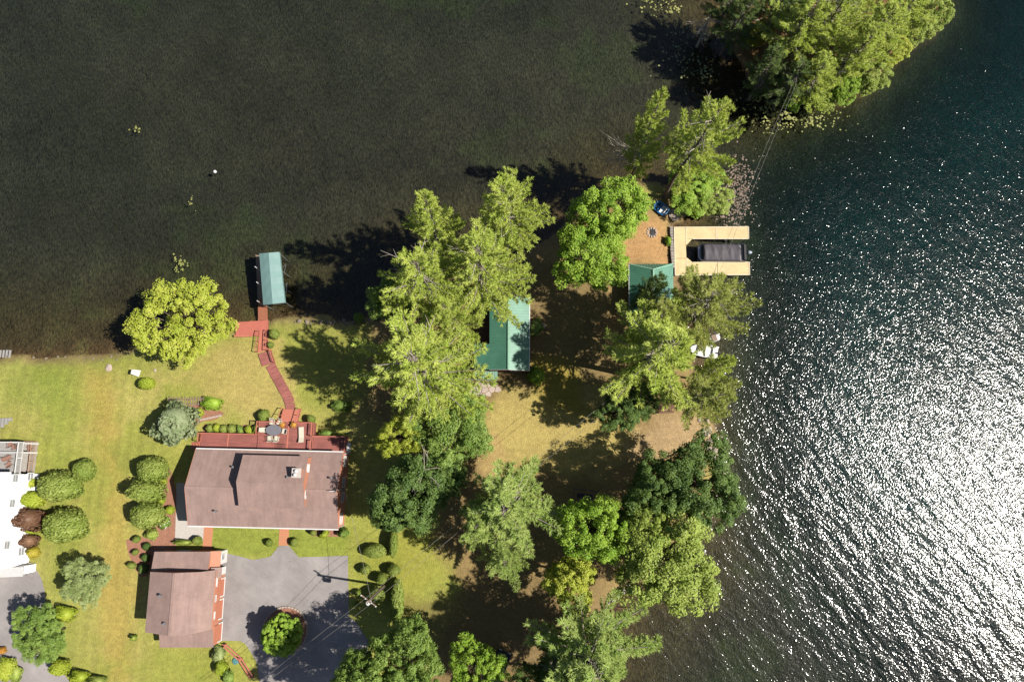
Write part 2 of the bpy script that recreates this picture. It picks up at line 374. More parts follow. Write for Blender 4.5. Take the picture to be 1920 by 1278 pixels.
# ------------------------------------------------------------------ paved and planted surfaces (real sheets on the plateau)
def sheet(name, pts, m, z=G+0.03, th=0.12, kind='structure'):
    o = B().prism([tuple(P(x, y, z)[:2]) for x, y in pts], z-th, z).build(name, m)
    if kind: o['kind'] = kind
    return o
asphalt = mat('asphalt', rgb(172,164,162), 0.9, 0.14, 0.6, 0.5, 25, detail=9)
stain(asphalt, 0.25, .86, 1.1, (1,1,1), 0, 3); stain(asphalt, 1.4, .95, 1.04, (.35,2.0,1), .6, 5); stain(asphalt, 3.0, .6, 1.0, (1,1,1), 0, 5, .22, .34)
mulch = mat('bark_mulch', rgb(176,124,100), 0.95, 0.35, 5, 0.8, 18)
gravelm = mat('gravel', rgb(214,206,198), 0.9, 0.22, 9, 0.6, 30)
sheet('driveway', [(414,1034),(440,1040),(475,1049),(507,1043),(523,1023),(541,1022),(551,1034),(560,1044),(600,1043),(652,1041),(654,1155),(668,1165),(690,1200),(690,1300),(492,1300),(484,1262),(481,1240),(470,1222),(460,1206),(450,1201),(415,1200)], asphalt)
sheet('neighbour_driveway', [(-60,1064),(66,1064),(78,1085),(84,1110),(86,1138),(80,1150),(60,1175),(60,1215),(100,1240),(132,1278),(140,1310),(-60,1310)], asphalt, G+0.025)
sheet('garden_bed', [(308,872),(320,880),(331,925),(328,1012),(318,1014),(290,1014),(272,1000),(275,985),(300,960),(306,920)], mulch, G+0.035)
sheet('garden_bed', [(236,1012),(262,1005),(300,1014),(330,1014),(330,1030),(288,1034),(284,1066),(276,1080),(262,1080),(250,1060),(240,1035)], mulch, G+0.032)
sheet('garden_bed', [(348,762),(375,756),(410,768),(420,775),(405,786),(378,790),(366,800),(352,792)], mulch, G+0.033)
sheet('garden_bed', [(383,795),(486,797),(486,812),(380,811)], mulch, G+0.034)
sheet('garden_bed', [(584,989),(644,991),(648,1006),(584,1004)], mulch, G+0.031)
sheet('gravel_pad', [(331,905),(346,905),(352,985),(383,986),(383,1014),(327,1013)], gravelm, G+0.028)
pavem = mat('clay_paver', rgb(222,150,112), 0.85, 0.16, 8, 0.4, 30)
def brick_walk(px0, py0, px1, py1, label):
    a = P(px0, py0, G+0.04); b = P(px1, py1, G+0.04); x0, x1 = a.x, b.x; y0, y1 = b.y, a.y
    bb = B(); h = 0.2; y = y0; i = 0
    while y < y1-0.05:
        x = x0 - (0.1 if i % 2 else 0)
        while x < x1:
            bb.box(max(x, x0), y, G-0.04, min(x+0.39, x1), min(y+h-0.012, y1), G+0.04+R_.uniform(-.004,.004)); x += 0.4
        y += h; i += 1
    o = bb.build('brick_walk', pavem); o['kind'] = 'structure'; return o
brick_walk(382.5, 987, 396.5, 1030, '')
brick_walk(524, 990, 540.5, 1022, '')

# ------------------------------------------------------------------ plants
bark = mat('bark', rgb(128,108,92), 0.9, 0.3, 4, 0.8, 12, stretch=(1,1,0.25))
bark_pale = mat('pale_bark', rgb(196,184,168), 0.9, 0.22, 4, 0.5, 12)
PINE = [leafmat('pine_needles_yellowgreen', rgb(172,196,72), rgb(214,222,116), gain=1.55), leafmat('pine_needles_olive', rgb(158,172,72), rgb(200,204,114), gain=1.42),
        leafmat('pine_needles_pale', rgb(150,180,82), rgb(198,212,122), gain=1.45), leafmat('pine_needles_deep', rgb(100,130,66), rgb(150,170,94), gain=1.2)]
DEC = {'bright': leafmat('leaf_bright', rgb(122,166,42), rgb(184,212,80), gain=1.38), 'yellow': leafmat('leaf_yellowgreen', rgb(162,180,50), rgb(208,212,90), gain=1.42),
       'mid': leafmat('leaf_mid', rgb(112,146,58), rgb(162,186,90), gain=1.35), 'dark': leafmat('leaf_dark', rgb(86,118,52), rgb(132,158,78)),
       'olive': leafmat('leaf_olive', rgb(142,166,64), rgb(194,208,104), gain=1.4), 'grey': leafmat('leaf_greygreen', rgb(140,162,84), rgb(196,206,140)),
       'red': leafmat('leaf_bronze', rgb(120,84,66), rgb(166,128,98), tint=(1.1,.7,.5)), 'gold': leafmat('leaf_gold', rgb(196,180,48), rgb(224,208,90)),
       'lawn': leafmat('leaf_clipped', rgb(128,150,62), rgb(170,180,92), gain=1.6), 'orange': leafmat('leaf_orange', rgb(228,150,60), rgb(240,190,90)),
       'blue': leafmat('leaf_bluegreen', rgb(150,168,118), rgb(198,206,164)), 'white': leafmat('petal_white', rgb(240,236,226), rgb(255,250,245), trans=.15, tint=(1,1,1)),
       'lime': leafmat('leaf_lime', rgb(160,182,48), rgb(200,208,82), gain=1.45)}
def unit(v): return v/np.maximum(np.linalg.norm(v, axis=-1, keepdims=True), 1e-9)
def blades(p, d, nb, ln, wd, spread, rg, up=0.25):     # needle sprays: nb triangles from each point
    p = np.repeat(p, nb, 0); d = np.repeat(d, nb, 0); N = len(p)
    dr = unit(d + rg.normal(0, spread, (N, 3)) + np.array([0, 0, up]))
    sd = unit(np.cross(dr, np.array([0, 0, 1.0]) + rg.normal(0, 0.45, (N, 3))))
    L = ln*rg.uniform(0.6, 1.25, (N, 1)); w = wd*rg.uniform(0.7, 1.3, (N, 1))
    V = np.stack([p - sd*w*0.5, p + sd*w*0.5, p + dr*L + sd*w*0.12, p + dr*L - sd*w*0.12], 1).reshape(-1, 3)
    return V, np.arange(N*4).reshape(-1, 4)
def leaves(c, nrm, size, rg):                            # diamond leaves at points c facing nrm
    N = len(c); t = unit(np.cross(nrm, unit(rg.normal(0, 1, (N, 3))))); b = np.cross(nrm, t)
    s = size*rg.uniform(0.6, 1.3, (N, 1))
    V = np.stack([c - t*s, c - b*s*0.62 + nrm*s*0.12, c + t*s, c + b*s*0.62 + nrm*s*0.12], 1).reshape(-1, 3)
    return V, np.arange(N*4).reshape(-1, 4)
def make_pine(seed, h=22.0, R=5.2, start=0.34, nwh=19, top=0.16, dead=0):
    rg = np.random.default_rng(seed); rr = random.Random(seed)
    tb = B(); lb = B()
    lean = (rr.uniform(-.5, .5), rr.uniform(-.5, .5))
    tp = lambda z: Vector((lean[0]*(z/h)**2*2 + 0.12*math.sin(z*0.5+seed), lean[1]*(z/h)**2*2 + 0.12*math.cos(z*0.43+seed), z))
    zs = [h*i/9 for i in range(10)]
    tb.chain([tp(z)-Vector((0,0,0.3 if z == 0 else 0)) for z in zs], [0.34*(1-z/h)**0.8+0.03 for z in zs], 8)
    TP = []; TD = []
    bulge = [rr.uniform(0.75, 1.15) for _ in range(8)]
    for w in range(nwh):
        f = start + (1-start)*(w+rr.uniform(-.3, .3))/nwh
        if f >= 0.985: f = 0.985
        u = (f-start)/(1-start)
        prof = (1-u)**0.72*(0.55+0.45*min(1, u*5)) + top*(1-u*0.6)
        nb = rr.choice([4, 5, 5, 6]) if u < 0.8 else 4
        a0 = rr.uniform(0, 6.28)
        for k in range(nb):
            az = a0 + k*6.283/nb + rr.uniform(-.35, .35)
            L = R*prof*rr.uniform(0.55, 1.30)*bulge[int((az % 6.283)/6.283*8) % 8]
            if L < 0.5: L = 0.5
            el = math.radians(rr.uniform(-6, 14) + 36*u)
            hd = Vector((math.cos(az), math.sin(az), 0)); o = tp(f*h)
            pts = []
            for i in range(6):
                s = i/5; pts.append(o + hd*L*s*math.cos(el) + Vector((0, 0, L*math.sin(el)*s - 0.10*L*s*(1-s)*1.2 + 0.10*L*s*s)))
            lb.chain(pts, [0.085*(1-u*0.6)*(1-0.85*i/5)*(0.6+L/R) for i in range(6)], 4)
            side = Vector((-hd.y, hd.x, 0))
            nt = max(6, int(L*4.2))
            for i in range(nt):
                s = 0.26 + 0.74*(i+rr.random())/nt
                q = pts[min(int(s*5), 4)].lerp(pts[min(int(s*5), 4)+1], s*5-min(int(s*5), 4))
                tl = (0.24*L*(1.06-s)*(0.4+s) + 0.40)*rr.uniform(0.6, 1.15)
                sg = 1 if i % 2 else -1
                td = (hd*rr.uniform(.8, 1.2) + side*sg*rr.uniform(.35, .85) + Vector((0, 0, rr.uniform(.0, .3)))).normalized()
                ns = max(2, int(tl/0.27))
                if tl > 0.9: lb.tube(q, q+td*tl*0.85, 0.022, 0.010, 3, False)
                for j in range(ns):
                    e = q + td*tl*(j+0.6)/ns
                    TP.append((e.x+rr.uniform(-.1, .1), e.y+rr.uniform(-.1, .1), e.z+rr.uniform(-.06, .12))); TD.append(tuple(td))
            TP.append(tuple(pts[-1])); TD.append(tuple(hd))
    for k in range(dead):                                # bare grey limbs
        az = k*6.283/dead + rr.uniform(-.3, .3); f = rr.uniform(0.72, 0.95); o = tp(f*h); hd = Vector((math.cos(az), math.sin(az), rr.uniform(.05, .45)))
        L = R*rr.uniform(.45, .8); pts = [o + hd*L*s + Vector((0,0,.08*math.sin(9*s+k))) for s in (0, .3, .6, 1)]
        lb.chain(pts, [.09, .065, .04, .015], 4)
        for s in (.35, .55, .75):
            q = o + hd*L*s; sd = Vector((-hd.y, hd.x, .2))*rr.choice([-1, 1]); lb.tube(q, q+(hd*.6+sd*.6)*L*.3, .03, .01, 3, False)
    TP = np.array(TP); TD = np.array(TD)
    V, F = blades(TP, TD, 12, 0.42, 0.07, 0.5, rg)
    return (tb.mesh('pine_trunk', bark, True), lb.mesh('pine_limbs', bark_pale, False), npmesh('pine_crown', V, F, PINE[0]))
def make_decid(seed, h=14.0, R=5.5, ncl=95, per=150, leaf=0.125, base=0.32, flat=0.85, lobr=(0.52, 1.25), lobs=None):
    rg = np.random.default_rng(seed); rr = random.Random(seed)
    tb = B(); lb = B(); zc = h*(base+1)/2; rz = h*(1-base)/2*flat + h*(1-flat)*0.2
    fork = h*base*1.05
    tb.chain([(0,0,-.3), (0.05,0.02,fork*0.5), (0.1,-0.05,fork), (0.1,0.1,h*0.62)], [0.32, 0.25, 0.2, 0.06], 8)
    lob = [rr.uniform(*lobr) for _ in range(9)]
    if lobs: lob = lobs
    CP = []; CR = []
    for i in range(ncl):
        for _ in range(12):
            d = rg.normal(0, 1, 3); d /= np.linalg.norm(d)
            rad = (0.45+0.55*rg.random()**0.5)
            a = (math.atan2(d[1], d[0]) % 6.283)/6.283*9; k = int(a); fr = a-k
            lb_ = lob[k % 9]*(1-fr)+lob[(k+1) % 9]*fr
            c = np.array([d[0]*R*rad*lb_, d[1]*R*rad*lb_, zc + d[2]*rz*rad])
            if all((c[0]-q[0])**2+(c[1]-q[1])**2+(c[2]-q[2])**2 > (0.42*R/5.5)**2*1.5 for q in CP): break
        CP.append(c); CR.append(rr.uniform(0.34, 0.95)*R/5.5)
    CP = np.array(CP); CR = np.array(CR)
    for i in range(0, ncl, 3):
        o = Vector((0.1, 0, fork*rr.uniform(0.9, 1.5))); e = Vector(CP[i]); mid = o.lerp(e, 0.5)+Vector((0,0,rr.uniform(-.3,.5)))
        lb.chain([o, mid, e], [0.10, 0.06, 0.02], 4)
    cid = np.repeat(np.arange(ncl), per); N = len(cid)
    dr = unit(rg.normal(0, 1, (N, 3)) + np.array([0, 0, 0.35])); r = (0.35+0.65*rg.random((N, 1))**0.6)*CR[cid][:, None]
    pos = CP[cid] + dr*r*np.array([1.1, 1.1, 0.8])
    nrm = unit(dr*0.7 + np.array([0.15, 0, 0.8]) + rg.normal(0, 0.38, (N, 3)))
    V, F = leaves(pos, nrm, leaf, rg)
    return (tb.mesh('broadleaf_trunk', bark, True), lb.mesh('broadleaf_limbs', bark, False), npmesh('broadleaf_crown', V, F, DEC['bright']))
def make_shrub(seed, n=1500, leaf=0.07, rough=0.10, dome=False):   # unit radius shrub: leafy shell over a twiggy core
    rg = np.random.default_rng(seed)
    d = unit(rg.normal(0, 1, (n, 3))); d[:, 2] = np.where(d[:, 2] < -0.5, -d[:, 2], d[:, 2])
    k = unit(rg.normal(0, 1, (14, 3))); lump = 1 + rough*np.max(np.clip(d@k.T, 0, 1)**10, axis=1)[:, None] - rough*0.4
    pos = d*lump*(1 - 0.16*rg.random((n, 1))**2)
    nrm = unit(d + rg.normal(0, 0.5, (n, 3)))
    V, F = leaves(pos, nrm, leaf, rg)
    u = []; fs = []; nu, nv = 14, 8
    for i in range(nv+1):
        ph = -math.pi/2*0.6 + (math.pi/2*1.6)*i/nv
        for j in range(nu):
            t = 2*math.pi*j/nu; u.append((0.86*math.cos(ph)*math.cos(t), 0.86*math.cos(ph)*math.sin(t), 0.86*math.sin(ph)))
    for i in range(nv):
        for j in range(nu): fs.append((i*nu+j, i*nu+(j+1) % nu, (i+1)*nu+(j+1) % nu, (i+1)*nu+j))
    o = len(V); V = np.concatenate([V, np.array(u)]); F = np.concatenate([F, np.array(fs)+o])
    V[:, 2] = V[:, 2]*0.5+0.5; V[:, 2] = np.maximum(V[:, 2], -0.02)
    return npmesh('shrub', V, F, DEC['lawn'])
PINES = [make_pine(s, R=r, start=st_, nwh=nw, dead=dd) for s, r, st_, nw, dd in [(1,5.2,.34,19,0),(2,5.6,.40,18,0),(3,4.6,.30,21,0),(4,5.4,.42,17,9),(5,5.8,.36,19,5),(6,4.2,.30,22,0),(7,5.2,.38,18,0)]]
DECS = [make_decid(s, R=r, ncl=nc) for s, r, nc in [(21,5.5,215),(22,5.5,230),(23,5.2,200),(24,5.8,230),(25,5.5,210),(26,5.0,195)]]
LIGHT_DECS = [make_decid(33, R=5.5, ncl=190, per=110, leaf=0.13, base=0.24, lobs=[1.22,1.15,.86,.95,.88,1.08,.78,.95,.80])]
ROUND = [make_decid(51, R=5.5, ncl=300, leaf=0.2, base=0.14, lobr=(0.97, 1.03))]
SHRUBS = [make_shrub(s, n_, lf, ro) for s, n_, lf, ro in [(41,2600,.075,.20),(42,2200,.09,.36),(43,1900,.12,.5),(44,2600,.07,.08)]]
def tree(name, meshes, px, py, rpx, h, label, material, zf=0.62, href=22.0, Rref=5.2, group=None, limb=None, sq=1.0, rot=None):
    g0 = G; zc = g0 + h*zf
    R = rpx*M_PER_PX(px, py, zc)
    b = P(px, py, zc); z0 = max(gz(b.x, b.y), -0.6)
    t = thing(name, label, 'tree', (b.x, b.y, z0), R_.uniform(0, 6.28) if rot is None else rot, group)
    t.scale = (R/Rref, R/Rref*sq, h/href)
    o = inst(meshes[0], 'trunk', t); l_ = inst(meshes[1], 'limbs', t, material=limb); c = inst(meshes[2], 'crown', t, material=material)
    return t
def pine(v, px, py, rpx, h, label, m=0, group='tall pines', **k): return tree('pine_tree', PINES[v], px, py, rpx, h, label, PINE[m], group=group, **k)
def decid(v, px, py, rpx, h, label, m='bright', name='broadleaf_tree', group='broadleaf trees', lib=None, **k):
    return tree(name, (lib or DECS)[v], px, py, rpx, h, label, DEC[m], zf=0.66, href=14.0, Rref=5.5, group=group, **k)

# the point: pines west of the cabin
pine(2, 812,415, 64, 26, 'tall yellow-green pine with a pointed spire, farthest left over the dark water', 0)
pine(1, 958,408, 76, 24, 'broad round pine at the water, right of the pointed spire pine', 0)
pine(3, 797,520, 78, 24, 'pine with bare pale limbs fanning from its centre, north-west of the green-roofed cabin', 0)
pine(4, 902,515, 80, 22, 'pine overhanging the north end of the green-roofed cabin', 0)
pine(4, 794,700, 100, 22, 'very broad yellow-green pine left of the green-roofed cabin', 0, rot=1.0)
pine(6, 745,680, 48, 19, 'ragged pine edge tree behind the broad pine, over the shaded lawn', 1)
pine(0, 848,590, 54, 19, 'pine pressed against the west side of the green-roofed cabin', 0)
decid(1, 742,560, 48, 14, 'leafy green tree at the water edge under the pines, nearest the boat canopy', 'mid')
decid(3, 850,805, 78, 13, 'mid-green broadleaf tree south of the stone patio', 'mid')
decid(4, 750,815, 42, 13, 'bright yellow-green broadleaf tree below the very broad pine', 'yellow')
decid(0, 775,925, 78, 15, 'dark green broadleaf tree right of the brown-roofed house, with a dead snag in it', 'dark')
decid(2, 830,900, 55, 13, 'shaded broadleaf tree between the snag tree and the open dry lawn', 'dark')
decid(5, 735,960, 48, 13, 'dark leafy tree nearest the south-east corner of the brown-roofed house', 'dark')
pine(6, 962,945, 100, 19, 'pale grey-green pine standing alone on the dry lawn edge', 2)
pine(5, 900,985, 58, 18, 'pale pine with drooping tips left of the lone pale pine', 2)
pine(0, 955,1040, 50, 15, 'small pale pine whose tips reach over the sunny lawn', 2)
# north-east of the point
decid(0, 1148,400, 74, 16, 'large bright green broadleaf tree between the pines and the sandy lawn', 'bright')
decid(3, 1104,478, 72, 14, 'lower green broadleaf tree left of the boathouse shadow', 'bright')
pine(5, 1218,250, 50, 25, 'slim pine leaning over the water at the northern tip', 0)
pine(3, 1302,268, 68, 25, 'leaning pine with a bare pale trunk at the northern tip', 0)
decid(1, 1312,336, 56, 5.5, 'yellow-green broadleaf tree above the blue pedal boat', 'bright', lib=None)
decid(2, 1338,366, 42, 5.5, 'feathery green tree beside the floating brown lily pads', 'olive')
# east side of the point
pine(4, 1322,580, 72, 20, 'wide pine with a starburst of bare branches beside the yellow dock', 1)
pine(2, 1222,548, 38, 17, 'dark pine rising in front of the green boathouse roof', 3)
pine(1, 1215,668, 98, 22, 'large ragged pine in the middle of the eastern grove', 0)
pine(6, 1230,610, 52, 19, 'thin-crowned pine south of the green boathouse', 1)
pine(0, 1318,740, 60, 18, 'yellow-green pine at the shore below the white skiff', 1)
pine(6, 1262,640, 44, 19, 'pine between the boathouse and the white skiff', 1)
pine(5, 1345,690, 38, 16, 'narrow pine over the shallows next to the white skiff', 0)
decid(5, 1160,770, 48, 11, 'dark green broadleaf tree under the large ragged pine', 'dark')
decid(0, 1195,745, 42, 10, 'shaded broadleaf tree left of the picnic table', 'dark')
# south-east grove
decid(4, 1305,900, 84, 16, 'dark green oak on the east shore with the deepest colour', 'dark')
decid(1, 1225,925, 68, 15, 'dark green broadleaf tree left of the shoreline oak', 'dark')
decid(3, 1245,1055, 98, 17, 'large olive-green tree hanging over the eastern water', 'olive')
decid(2, 1200,985, 60, 15, 'olive broadleaf tree behind the large overhanging one', 'olive')
decid(0, 1108,990, 72, 16, 'bright green maple beside the lone pale pine', 'bright')
decid(5, 1068,1090, 62, 13, 'yellow-tinted maple just below the bright green maple', 'yellow')
pine(1, 1095,1215, 104, 20, 'large green pine at the bottom edge by the water', 2)
pine(0, 1130,1232, 68, 17, 'green pine filling the bottom shore right beside the large one', 2)
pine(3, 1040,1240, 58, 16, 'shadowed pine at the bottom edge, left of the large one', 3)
decid(1, 768,1228, 68, 15, 'round green tree at the bottom edge below the long hedge', 'mid')
decid(4, 888,1255, 56, 13, 'yellow-green tree at the bottom edge beside the dark car', 'bright')
decid(2, 662,1262, 48, 17, 'tree at the bottom edge whose shade covers the driveway', 'mid')
decid(3, 700,1330, 80, 20, 'tree just leaving the bottom edge below the driveway shade', 'mid')
decid(4, 1010,1300, 55, 15, 'added dark broadleaf tree shading the ground between car and large pine', 'dark')  # extra tree, added to cast shade on the ground by the car
# left half
decid(0, 320,600, 90, 11, 'bright yellow-green tree leaning over the lake left of the dock', 'yellow', lib=LIGHT_DECS, rot=0.0)
decid(0, 525,1192, 36, 5.4, 'round green tree in the planted circle of the driveway', 'bright', name='ornamental_tree', group='garden trees', lib=ROUND)
decid(3, 158,1092, 44, 5.6, 'pale flowering small tree on the lawn by the neighbour drive', 'grey', name='ornamental_tree', group='garden trees')
decid(2, 76,1193, 58, 6.5, 'dense dark green tree beside the neighbour drive', 'mid', name='ornamental_tree', group='garden trees')
# the island
for v, x, y, r, hh, m, lab in [
  (0,1395,18,40,14,3,'shaded pine at the western top of the island'), (1,1500,60,52,16,1,'pine in the centre of the island'),
  (4,1560,40,52,17,1,'pine with pale limbs at the top of the island'), (2,1610,90,48,15,0,'sunlit pine above the island fallen trunk'),
  (6,1650,60,50,14,0,'broad sunlit pine on the eastern island'), (0,1545,130,44,13,1,'olive pine on the southern island shore'),
  (5,1450,115,40,13,3,'dark blue-green pine on the island facing the water lilies'), (3,1500,135,38,12,3,'dark pine with grey twigs behind the power line on the island'),
  (1,1690,25,46,13,0,'yellow-green pine at the island east end'), (2,1600,10,46,15,1,'pine half cut by the top edge of the picture'),
  (0,1372,-12,40,13,3,'dark pine cut by the top edge at the island west side'), (6,1460,10,44,13,3,'dark pine at the top edge above the island clearing')]:
    pine(v, x, y, r*1.12, hh, lab, 0 if m == 1 else m, group='island pines')
for v, x, y, r, hh, m, lab in [
  (0,1590,150,34,6,'bright','low green tree on the southern island bank'), (1,1640,130,36,7,'olive','olive tree on the south-eastern island bank'),
  (2,1680,90,36,7,'yellow','yellow-green tree on the eastern island bank'), (3,1730,40,36,7,'olive','olive tree near the island tip'),
  (4,1755,10,34,8,'olive','tree at the pointed eastern tip of the island'), (5,1410,60,28,4,'yellow','yellow shrubby tree on the western island bank'),
  (0,1435,55,26,4,'gold','golden shrubby tree by the island fallen log'), (2,1500,165,26,5,'bright','bright green tree where the power line lands on the island'),
  (1,1555,170,30,5,'olive','bushy tree on the island bottom bank'), (5,1490,20,30,8,'bright','bright broadleaf tree in the island clearing')]:
    decid(v, x, y, r, hh, lab, m, group='island broadleaf trees')
# bare grey snags
def snag(px, py, L, label, dirs, seed, h=9):
    rr = random.Random(seed); b = P(px, py, G+h); z0 = max(gz(b.x, b.y), 0)
    t = thing('dead_tree', label, 'tree', (b.x, b.y, z0))
    B().chain([(0,0,-.2), (0.1,0,h*.5), (0,0.1,h)], [.16, .1, .05], 6).build('trunk', bark_pale, t)
    bb = B()
    for k in range(26):
        az = rr.uniform(*dirs); f = rr.uniform(.55, 1); o = Vector((0.05, 0.05, h*f)); d = Vector((math.cos(az), math.sin(az), rr.uniform(.0, .5)))
        l_ = L*rr.uniform(.5, 1); e = o+d*l_; bb.chain([o, o+d*l_*.5+Vector((0,0,.1)), e], [.05, .035, .012], 4)
        for s in (.4, .65, .85):
            q = o+d*l_*s; bb.tube(q, q+(d+Vector((rr.uniform(-.8,.8), rr.uniform(-.8,.8), .2)))*l_*.28, .02, .008, 3, False)
    bb.build('branches', bark_pale, t)
    return t
snag(793, 880, 2.6, 'bare grey snag poking out of the dark green tree', (0, 6.28), 3, 13)
snag(1338, 15, 3.2, 'leafless grey tree leaning over the water at the island west side', (3.2, 6.0), 4, 7)
snag(1205, 275, 4.6, 'dead limbs reaching left over the water from the northern tip', (2.6, 3.6), 5, 9)
# ------------------------------------------------------------------ shrubs and hedges: (variant, px, py, rx_px, ry_px, height, colour, label)
def shrub(v, px, py, rx, ry, hh, c, label, rot=0.0, group='garden shrubs', name='shrub'):
    hh *= 1.4
    b = P(px, py, G+hh*0.6); s = M_PER_PX(px, py, G+hh*.6)
    z0 = max(gz(b.x, b.y), 0.0)
    if abs(rx-ry) <= 3 and rot == 0.0: rot = R_.uniform(0, 6.28)
    o = inst(SHRUBS[v], name, None, (b.x, b.y, z0-0.03), rot, (rx*s, ry*s, hh), DEC[c]); tag(o, label, 'shrub', group); return o
for a in [
 (0,110,912,40,27,3.4,'lawn','big rounded yew shrub on the neighbour lawn, upper of the two'), (0,120,986,40,30,3.4,'lawn','big rounded yew shrub on the neighbour lawn, lower of the two'),
 (0,156,881,20,19,2.2,'lawn','small upright shrub right of the big rounded yews'), (0,285,880,28,23,3.2,'lawn','topmost of three tall rounded shrubs left of the brown-roofed house'),
 (1,272,922,31,22,3.2,'lawn','middle of three tall rounded shrubs left of the brown-roofed house'), (0,275,966,31,24,3.2,'lawn','lowest of three tall rounded shrubs left of the brown-roofed house'),
 (3,273,718,15,12,1.6,'lime','smooth lime-green ball shrub on the lawn by the white board'), (2,397,755,17,12,1.2,'bright','green spreading shrub at the right end of the slatted arbor'),
 (1,370,774,10,10,.9,'lime','golden shrub in the bed below the slatted arbor'), (1,352,770,8,8,.9,'mid','small green shrub left of the golden one below the slatted arbor'),
 (0,393,803,8,7,.9,'lawn','leftmost ball shrub in the row along the deck'), (1,406,802,7,8,.9,'lime','second ball shrub from the left along the deck'),
 (0,419,804,8,8,.9,'lawn','third ball shrub from the left along the deck'), (0,434,804,9,8,.9,'lawn','fourth ball shrub from the left along the deck'),
 (2,450,806,9,6,.7,'mid','low dark shrub fifth in the row along the deck'), (1,467,806,9,8,.9,'lime','bright shrub sixth in the row along the deck'),
 (0,480,803,7,8,1.0,'lawn','ball shrub tucked in the inner corner of the deck'), (0,494,779,12,10,1.2,'lawn','ball shrub on the lawn left of the deck stairs'),
 (0,583,785,9,7,1.2,'lawn','ball shrub on the lawn right of the deck stairs'), (2,612,812,12,7,.8,'mid','low shrub in front of the east end of the deck'),
 (0,511,624,10,9,1.2,'lawn','ball shrub beside the red lakeside stairs'), (0,505,645,6,6,.8,'lawn','tiny ball shrub beside the red lakeside stairs'),
 (0,304,903,10,7,1.1,'lime','yellow shrub wedged between the first and second tall rounded shrubs'), (0,300,939,8,8,1.1,'lime','yellow shrub wedged between the second and third tall rounded shrubs'),
 (0,318,956,8,8,.9,'lime','small lime ball in the mulch near the gravel pad'), (2,308,980,11,11,1.1,'mid','white-flowering shrub in the mulch'),
 (2,283,1002,12,10,1.0,'olive','loose olive shrub at the bottom of the mulch bed'), (0,255,1011,6,7,.9,'lawn','ball shrub at the top corner of the shaded bed'),
 (0,253,1035,5,6,.8,'lawn','ball shrub at the left edge of the shaded bed'), (0,246,1060,6,8,.9,'lawn','lowest ball shrub at the left edge of the shaded bed'),
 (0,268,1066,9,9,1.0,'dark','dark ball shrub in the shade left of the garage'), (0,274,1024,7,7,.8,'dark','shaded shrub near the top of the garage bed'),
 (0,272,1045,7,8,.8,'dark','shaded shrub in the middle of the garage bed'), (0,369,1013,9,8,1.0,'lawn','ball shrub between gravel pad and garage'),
 (2,343,1016,16,5,.9,'olive','low leafy hedge in front of the garage north wall'), (0,504,1017,7,6,.9,'lawn','ball shrub left of the brick walk end'),
 (0,551,1016,8,7,.9,'lawn','ball shrub right of the brick walk end'), (0,587,998,6,5,.9,'lawn','ball shrub left in the bed at the house front'),
 (1,608,1000,9,7,.9,'lime','yellow-green shrub in the bed at the house front'), (2,643,999,10,9,1.1,'mid','dark shrub at the house front corner'),
 (1,58,936,21,17,2.0,'lime','lime shrub against the white neighbour house, larger one'), (1,50,905,13,14,1.6,'lime','lime shrub near the neighbour deck corner'),
 (2,50,972,26,21,2.6,'red','bronze-leaved maple shrub against the white neighbour house'), (2,52,1013,16,12,1.6,'red','smaller bronze shrub against the white neighbour house'),
 (1,61,1036,10,11,1.3,'gold','golden shrub at the neighbour house corner'), (1,58,995,14,6,1.0,'lime','low lime shrub between the bronze ones'),
 (2,120,1150,18,14,1.4,'lime','pale lime shrub behind the dense dark tree'), (1,110,1252,16,15,1.6,'lime','yellow shrub at the edge of the neighbour drive'),
 (2,148,1268,15,11,1.2,'lime','yellow shrub at the bottom edge on the lawn'), (2,180,1276,16,9,1.1,'lawn','dark-shadowed shrub at the bottom edge of the lawn'),
 (1,10,1255,16,22,1.2,'lime','lime shrub in the bottom left corner bed'), (2,28,1262,10,14,.9,'olive','straggly shrub in the bottom left corner bed'),
 (1,3,1219,7,6,.7,'orange','orange flowers at the left edge beside the drive'),
 (3,703,1033,22,13,1.5,'lawn','bean-shaped clipped hedge on the lawn by the driveway'), (0,685,1067,10,9,1.3,'lawn','ball shrub beside the driveway right edge'),
 (0,738,1069,12,11,1.6,'lawn','ball shrub above the long hedge'), (3,737,1018,8,27,1.7,'lawn','narrow clipped hedge standing north of the ball shrub'),
 (3,744,1128,13,42,1.8,'lawn','long clipped hedge running down the lawn'), (0,715,1085,10,10,1.5,'lawn','shrub hugging the foot of the power pole'),
 (3,705,1117,16,15,1.8,'lawn','clipped round shrub under the transformer'), (0,671,1111,6,5,.9,'lawn','little ball shrub left of the pole'),
 (0,668,1132,6,6,.9,'olive','lowest little shrub beside the driveway edge'), (2,410,1226,10,16,.9,'grey','pale variegated shrub at the garage south corner'),
 (1,413,1252,12,12,1.2,'lime','lime shrub below the pale variegated one'), (2,428,1270,13,10,1.1,'mid','variegated shrub at the bottom edge near the red rails'),
 (2,250,1195,5,5,.8,'olive','small shrub at the garage south-west corner'), (2,1002,612,16,14,1.3,'mid','leafy shrub at the cabin east wall'),
 (2,1005,705,14,16,1.4,'bright','leafy shrub at the cabin south-east corner'), (2,1256,446,6,9,.8,'bright','small shrub beside the landing of the yellow dock'),
 (3,668,591,10,10,1.6,'mid','round shrub at the water edge in the pine shade'), (2,640,760,16,10,1.0,'mid','low shrub on the shaded lawn north of the house')]:
    SH = shrub(*a)
